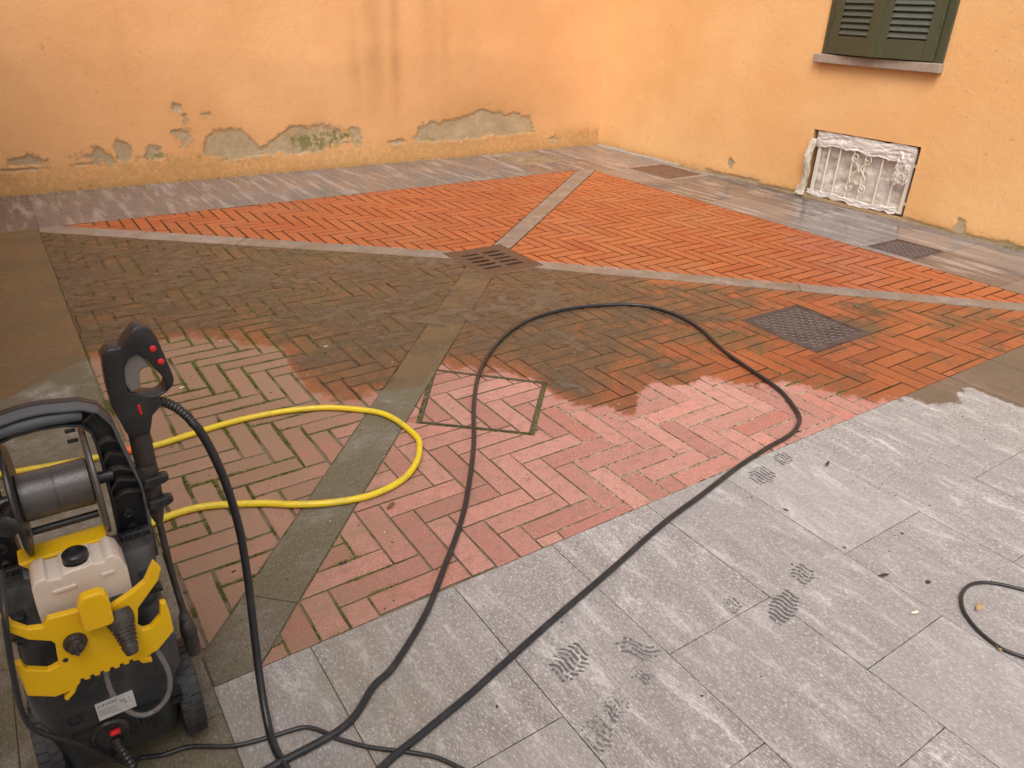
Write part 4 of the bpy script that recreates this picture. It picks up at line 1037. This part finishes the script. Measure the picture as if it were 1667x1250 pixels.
# ------------------------------------------------------------------ hoses and cables
M_HOSE = plain('black_rubber_hose', (.020, .021, .024), .34, .35, .12, 90)
M_HOSE2 = plain('dusty_rubber_hose', (.030, .027, .026), .42, .4, .15, 90)
hp_ = [(.205, 1.387, .748), (.215, 1.385, .728), (.232, 1.388, .67), (.251, 1.400, .57), (.262, 1.403, .45), (.260, 1.392, .32), (.248, 1.358, .19), (.235, 1.312, .085), (.224, 1.249, .024), (.219, 1.188, .0105), (.224, 1.10, .0105),
       (.22, .98, .0105), (.12, .90, .0105), (.03, .97, .0105), (.05, 1.08, .0105), (.12, 1.125, .0105)]
lp = [(.189, 1.146), (.37, 1.158), (.476, 1.224), (.539, 1.252), (.687, 1.369), (.813, 1.494), (.976, 1.665), (1.106, 1.825), (1.263, 2.059), (1.411, 2.308), (1.582, 2.538), (1.771, 2.733), (1.981, 2.889), (2.192, 2.97), (2.453, 2.987), (2.7, 2.914), (2.834, 2.807),
      (2.892, 2.627), (2.862, 2.418), (2.754, 2.153), (2.702, 1.939), (2.65, 1.741), (2.567, 1.596), (2.498, 1.528), (2.384, 1.471), (2.212, 1.451), (2.001, 1.42), (1.755, 1.368), (1.536, 1.322), (1.229, 1.237), (.972, 1.165), (.778, 1.112), (.652, 1.081), (.517, 1.046), (.395, 1.014), (.26, .95), (.10, .82), (-.05, .70), (-.2, .55)]
def zc(x, y): return .0105
M_HOSE = dusty('black_rubber_hose', (.018, .019, .022), .30, (.11, .095, .08), .18)
M_CORD = dusty('black_cord', (.022, .023, .026), .38, (.11, .095, .085), .18)
rj = random.Random(4)
lp = [(x + rj.uniform(-.004, .004), y + rj.uniform(-.004, .004)) for x, y in lp]
hose_pts = spline(hp_ + [(x, y, .0105) for x, y in lp], 7)
tag(MB().tube(hose_pts, .0090, 12).make('pressure_hose', M_HOSE, None, True), 'thick black pressure hose hanging from the gun and looping over the bricks', 'hose')
yl = [(-.30, 2.72), (-.189, 2.70), (-.138, 2.686), (-.064, 2.672), (.067, 2.653), (.246, 2.640), (.38, 2.655), (.517, 2.663), (.638, 2.668), (.754, 2.648), (.866, 2.605), (.95, 2.555), (1.042, 2.46), (1.085, 2.382), (1.1, 2.278), (1.093, 2.187), (1.067, 2.116), (1.021, 2.047), (.955, 1.991), (.882, 1.961), (.807, 1.948), (.744, 1.954), (.649, 1.984), (.56, 2.026), (.478, 2.084), (.393, 2.135), (.324, 2.166), (.25, 2.173), (.147, 2.165), (.06, 2.12), (0, 2.02), (-.03, 1.9)]
M_YHOSE = dusty('yellow_hose', (.74, .55, .02), .34, (.36, .27, .10), .45)
yl = [(x + rj.uniform(-.004, .004), y + rj.uniform(-.004, .004)) for x, y in yl]
gh_ = empty('garden_hose'); tag(gh_, 'yellow garden hose curving over the dry bricks behind the washer', 'hose')
yp = spline([(x, y, .0125) for x, y in yl] + [(-.04, 1.75, .03), (-.045, 1.62, .12), (-.045, 1.56, .18)], 7)
MB().tube(yp, .0118, 12).make('hose_pipe', M_YHOSE, gh_, True)
m_ = MB(); m_.lathe((.185, 2.646, .0135), (1, -.04, 0), [(-.03, .0125), (-.028, .0155), (0, .0165), (.02, .0155), (.022, .0128)], 16); m_.make('hose_coupling', plain('orange_coupling', (.75, .13, .03), .4, .05), gh_, True)
cb = [(-.150, 1.30, .60), (-.157, 1.222, .571), (-.1685, 1.216, .494), (-.176, 1.214, .425), (-.181, 1.214, .366), (-.178, 1.216, .317), (-.160, 1.220, .278), (-.136, 1.226, .238), (-.106, 1.240, .178), (-.078, 1.268, .095), (-.055, 1.30, .030), (-.03, 1.318, .0075), (.009, 1.302, .0065), (.064, 1.291, .0065), (.144, 1.243, .0065), (.219, 1.222, .0065), (.286, 1.208, .0065), (.309, 1.191, .0065), (.328, 1.166, .0065), (.341, 1.142, .0068), (.395, 1.08, .0065), (.459, 1.025, .0065), (.51, .976, .0065), (.542, .924, .0065), (.58, .858, .0065), (.64, .70, .0065), (.66, .5, .0065)]
tag(MB().tube(spline(cb, 7), .0052, 10).make('electric_cable', M_CORD, None, True), 'thin black cable hanging from the washer bracket and running under the hose', 'cable')
cr = [(2.40, .36), (2.32, .43), (2.261, .488), (2.231, .53), (2.197, .579), (2.158, .613), (2.109, .628), (2.05, .619), (1.996, .588), (1.962, .548), (1.942, .505), (1.935, .453), (1.954, .404), (1.973, .363), (2.02, .29), (2.12, .22)]
tag(MB().tube(spline([(x, y, .006) for x, y in cr], 7), .0052, 10).make('electric_cable', M_CORD, None, True), 'loop of thin black cable lying on the grey tiles at the right edge', 'cable')

# ------------------------------------------------------------------ moss, crumbs, leaves, footprints
def blade_cloud(name, spots, mat, hgt, per, spread, seed):
    rr = random.Random(seed); vs, fs = [], []
    for x, y, sz in spots:
        for k in range(per):
            a = rr.uniform(0, 6.283); r = rr.uniform(0, spread) * sz; px, py = x + r * math.cos(a), y + r * math.sin(a)
            b_ = rr.uniform(0, 6.283); w_ = rr.uniform(.0014, .0036) * sz; h = rr.uniform(.4, 1) * hgt * sz; lx, ly = rr.uniform(-.004, .004) * sz, rr.uniform(-.004, .004) * sz
            n = len(vs); vs += [(px - w_ * math.cos(b_), py - w_ * math.sin(b_), -.006), (px + w_ * math.cos(b_), py + w_ * math.sin(b_), -.006), (px + lx, py + ly, -.004 + h)]; fs.append((n, n + 1, n + 2))
    return link(name, mesh(name, vs, fs), mat, kind='stuff')
def mat_moss():
    s = NT('moss'); n1 = s.noise(90, 3, .6); n2 = s.noise(5, 4, .6)
    c = s.mix(s.map(n1, .3, .7), (.085, .105, .020), (.30, .30, .07)); c = s.mix(s.map(n2, .45, .65, 0, .8), c, (.17, .135, .055))
    return s.out(c, .95)
M_MOSS = mat_moss()
spots = []
for pp in joints:
    for i in range(len(pp)):
        a, b_ = pp[i], pp[(i + 1) % len(pp)]; l = math.hypot(b_[0] - a[0], b_[1] - a[1])
        if l < .01: continue
        nx, ny = (b_[1] - a[1]) / l, -(b_[0] - a[0]) / l
        for k in range(int(l / .007)):
            t = random.random(); x, y = a[0] + (b_[0] - a[0]) * t + nx * .004, a[1] + (b_[1] - a[1]) * t + ny * .004
            ss_ = x * HY - y * HX; left_ = min(1, max(0, (.25 - ss_) / 1.2))
            v = 1.5 * float(fbm(x * 3.1, y * 3.1, 3, 4)) + .8 * float(fbm(x * 13, y * 13, 2, 6)) + left_ * .55 - .42
            tt_ = x * HX + y * HY - float(np.interp(ss_, [q[0] for q in SHORE], [q[1] for q in SHORE]))
            if tt_ > .06 and random.random() < .72: continue
            if v > .16: spots.append((x, y, min(1.25, .5 + v)))
for gx_, gy_, rr2, n in ((.17, 3.62, .11, 420), (.88, 2.46, .07, 150), (.70, 2.48, .05, 90), (.45, 3.0, .06, 60), (.33, 1.50, .05, 70), (.30, 1.66, .04, 60), (.60, 3.1, .05, 60), (4.55, 1.46, .05, 40)):
    for k in range(n):
        a = random.uniform(0, 6.283); r = rr2 * math.sqrt(random.random()) * (1 + .5 * float(fbm(math.cos(a) * 2, math.sin(a) * 2, 2, 3))); spots.append((gx_ + r * math.cos(a) * 1.4, gy_ + r * math.sin(a), random.uniform(.5, 1.0)))
e_ = edges_in(TRAY, 0); tp = ccw(TRAY)
for i in range(4):
    a, b_ = tp[i], tp[(i + 1) % 4]
    for k in range(130):
        t = random.random(); spots.append((a[0] + (b_[0] - a[0]) * t + random.gauss(0, .006), a[1] + (b_[1] - a[1]) * t + random.gauss(0, .006), random.uniform(.5, .95)))
print('moss spots', len(spots))
random.shuffle(spots); spots = spots[:15000]
blade_cloud('moss', spots, M_MOSS, .0072, 11, .010, 3)

def crumbs(name, n, mat, smin, smax, region, seed, flat=.5):
    rr = random.Random(seed); vs, fs = [], []
    k = 0
    while k < n:
        x, y = region(rr); s_ = rr.uniform(smin, smax) * (2.2 if rr.random() < .06 else 1); a = rr.uniform(0, 6.28); el = rr.uniform(1, 2.2)
        base = []
        for i in range(6):
            t = a + i * 1.047; q = s_ * rr.uniform(.6, 1.1); u, v = q * el * math.cos(t - a), q * math.sin(t - a)
            base.append((x + u * math.cos(a) - v * math.sin(a), y + u * math.sin(a) + v * math.cos(a)))
        m = len(vs); vs += [(p[0], p[1], .0002) for p in base] + [(x + (p[0] - x) * .5, y + (p[1] - y) * .5, s_ * flat) for p in base]
        fs += [tuple(m + 6 + i for i in range(6))] + [(m + i, m + (i + 1) % 6, m + 6 + (i + 1) % 6, m + 6 + i) for i in range(6)]; k += 1
    return link(name, mesh(name, vs, fs), mat, kind='stuff')
def reg_tiles(r):
    while True:
        x, y = r.uniform(.2, 4.2), r.uniform(.2, 1.40)
        if r.random() < .15 + .85 * max(0, 1 - abs(y - 1.25) / .5) * (1 if x > 1.9 else .35): return x, y
def reg_bricks(r): return r.uniform(.2, 3.4), r.uniform(1.45, 3.6)
def reg_left(r): return r.uniform(-.3, 1.4), r.uniform(2.6, 5.4)
M_SOIL = plain('dark_soil', (.050, .036, .028), .9, .4); M_PALE = plain('pale_flecks', (.72, .66, .52), .8, .2)
crumbs('dirt_crumbs', 110, M_SOIL, .0014, .0036, reg_tiles, 5)
crumbs('dirt_crumbs', 200, M_SOIL, .0014, .0036, reg_bricks, 6)
crumbs('pale_flecks', 110, M_PALE, .0016, .0036, reg_left, 8, .3)
crumbs('pale_flecks', 60, M_PALE, .0012, .0028, reg_bricks, 9, .3)
def leaf_thing(x, y, s_, a, mat, label, name='dead_leaf', cat='leaf', group='dead leaves on the paving'):
    me_v = []; me_f = []; n = 7
    for i in range(n):
        t = i / (n - 1); w_ = s_ * .34 * math.sin(math.pi * (t * .92 + .04)); zz = .003 + .006 * abs(t - .4) + random.uniform(0, .002)
        for v in (-1, 0, 1):
            u = (t - .5) * s_ * 2; px, py = u, v * w_; me_v.append((x + px * math.cos(a) - py * math.sin(a), y + px * math.sin(a) + py * math.cos(a), zz + (.004 if v else 0) * random.uniform(.4, 1.2)))
    for i in range(n - 1):
        for v in (0, 1): me_f.append((i * 3 + v, i * 3 + v + 1, (i + 1) * 3 + v + 1, (i + 1) * 3 + v))
    o = link(name, mesh(name, me_v, me_f, True), mat); m = o.modifiers.new('t', 'SOLIDIFY'); m.thickness = .0007
    tag(o, label, cat, group)
M_LEAF = plain('dead_leaf_brown', (.20, .085, .045), .8, .3); M_LEAF2 = plain('dead_leaf_tan', (.42, .27, .12), .8, .3); M_CLOD = plain('wet_dirt', (.050, .042, .040), .7, .3); M_PETAL = plain('pale_petal', (.80, .74, .60), .7, .1)
leaf_thing(.827, 1.867, .020, .5, M_LEAF, 'curled reddish leaf on bricks between the yellow hose and black hose')
leaf_thing(2.040, .565, .022, .2, M_LEAF2, 'tan leaf lying inside the cable loop at the right edge')
leaf_thing(1.930, .458, .013, 1.1, M_LEAF2, 'small tan leaf touching the cable loop')
leaf_thing(2.318, 1.262, .017, .3, M_CLOD, 'dark dirt clod beside the upper right shoe print', 'dirt_clod', 'dirt', 'dirt clods on the tiles')
leaf_thing(1.930, .790, .018, -.4, M_CLOD, 'flat dark dirt smear on tiles left of the cable loop', 'dirt_clod', 'dirt', 'dirt clods on the tiles')
leaf_thing(.44, 3.07, .012, .1, M_PETAL, 'pale petal on the bricks behind the spray gun', 'petal', 'petal', None)
leaf_thing(1.86, .652, .014, -.3, M_PETAL, 'pale flake on tiles left of the cable loop', 'pale_flake', 'flake', None)
def mat_print():
    s = NT('damp_print'); n1 = s.noise(120, 3, .7); n2 = s.noise(22, 2, .6)
    s.out(s.mix(n1, (.085, .080, .076), (.16, .15, .145)), .6, None, Alpha=s.map(s.math('ADD', n1, s.math('MULTIPLY', n2, .5)), .54, .80, .12, .88)); return s.m
M_PRINT = mat_print()
def mat_print2():
    s = NT('faint_print'); n1 = s.noise(120, 4, .7); n2 = s.noise(16, 3, .6)
    s.out(s.mix(n1, (.11, .115, .11), (.19, .19, .18)), .7, None, Alpha=s.map(s.math('ADD', n1, s.math('MULTIPLY', n2, .6)), .66, .92, .0, .80)); return s.m
M_PRINT2 = mat_print2()
def shoe(pads, ang, bars, label, mat, wob=.006, thick=.62):
    """pads: (cx, cy, half length, half width) of the sole areas that touched"""
    root = empty('shoe_print', (pads[0][0], pads[0][1], 0)); tag(root, label, 'shoe print', 'wet shoe prints on the tiles')
    ca, sa = math.cos(ang), math.sin(ang); z = .0013
    for pi, (cx, cy, hl, hw_) in enumerate(pads):
        vs, fs = [], []; nb = max(3, int(round(hl * 2 / bars)))
        for i in range(nb):
            u0 = -hl + 2 * hl * (i + .5) / nb; ww = hw_ * math.sqrt(max(.06, 1 - (u0 / hl) ** 2 * .85)) * random.uniform(.88, 1.08); t = bars * thick / 2; ph = random.uniform(-.3, .3)
            K = 16; row = []
            for k in range(K + 1):
                v = -ww + 2 * ww * k / K; u = u0 + wob * math.sin(v / hw_ * 3.6 + ph) + random.uniform(-.0009, .0009); tt = t * random.uniform(.7, 1.15) * (.45 if k in (0, K) else 1)
                row.append((u - tt, u + tt, v))
            for k in range(K):
                if random.random() < .10: continue
                m = len(vs)
                for (ua, ub, v) in (row[k], row[k + 1]):
                    for u in (ua, ub): vs.append((cx + u * ca - v * sa - pads[0][0], cy + u * sa + v * ca - pads[0][1], z))
                fs.append((m, m + 2, m + 3, m + 1))
        nm = 'heel_mark' if pi else 'sole_mark'; link(nm, mesh(nm, vs, fs), mat, root)
shoe([(2.050, 1.345, .058, .050), (2.212, 1.378, .040, .036)], .22, .0155, 'sharp dark shoe print nearest the brick edge, heel and sole', M_PRINT)
shoe([(1.565, .868, .075, .038), (1.730, .928, .042, .034)], .33, .0165, 'dark wavy shoe print in the middle of the grey tiles', M_PRINT)
shoe([(.930, 1.035, .062, .045)], .35, .0150, 'greyish shoe print just right of the straight black hose', M_PRINT, .007)
shoe([(1.105, .975, .030, .060), (1.055, .905, .020, .030)], .75, .0160, 'broken smudged shoe print beside the greyish one', M_PRINT2, .009)
shoe([(.855, .835, .040, .042), (.945, .870, .045, .030)], .45, .0160, 'faint greenish shoe print lowest of the group of three', M_PRINT2, .008)
shoe([(1.448, .952, .030, .028)], .4, .0150, 'very faint partial shoe print left of the middle one', M_PRINT2)
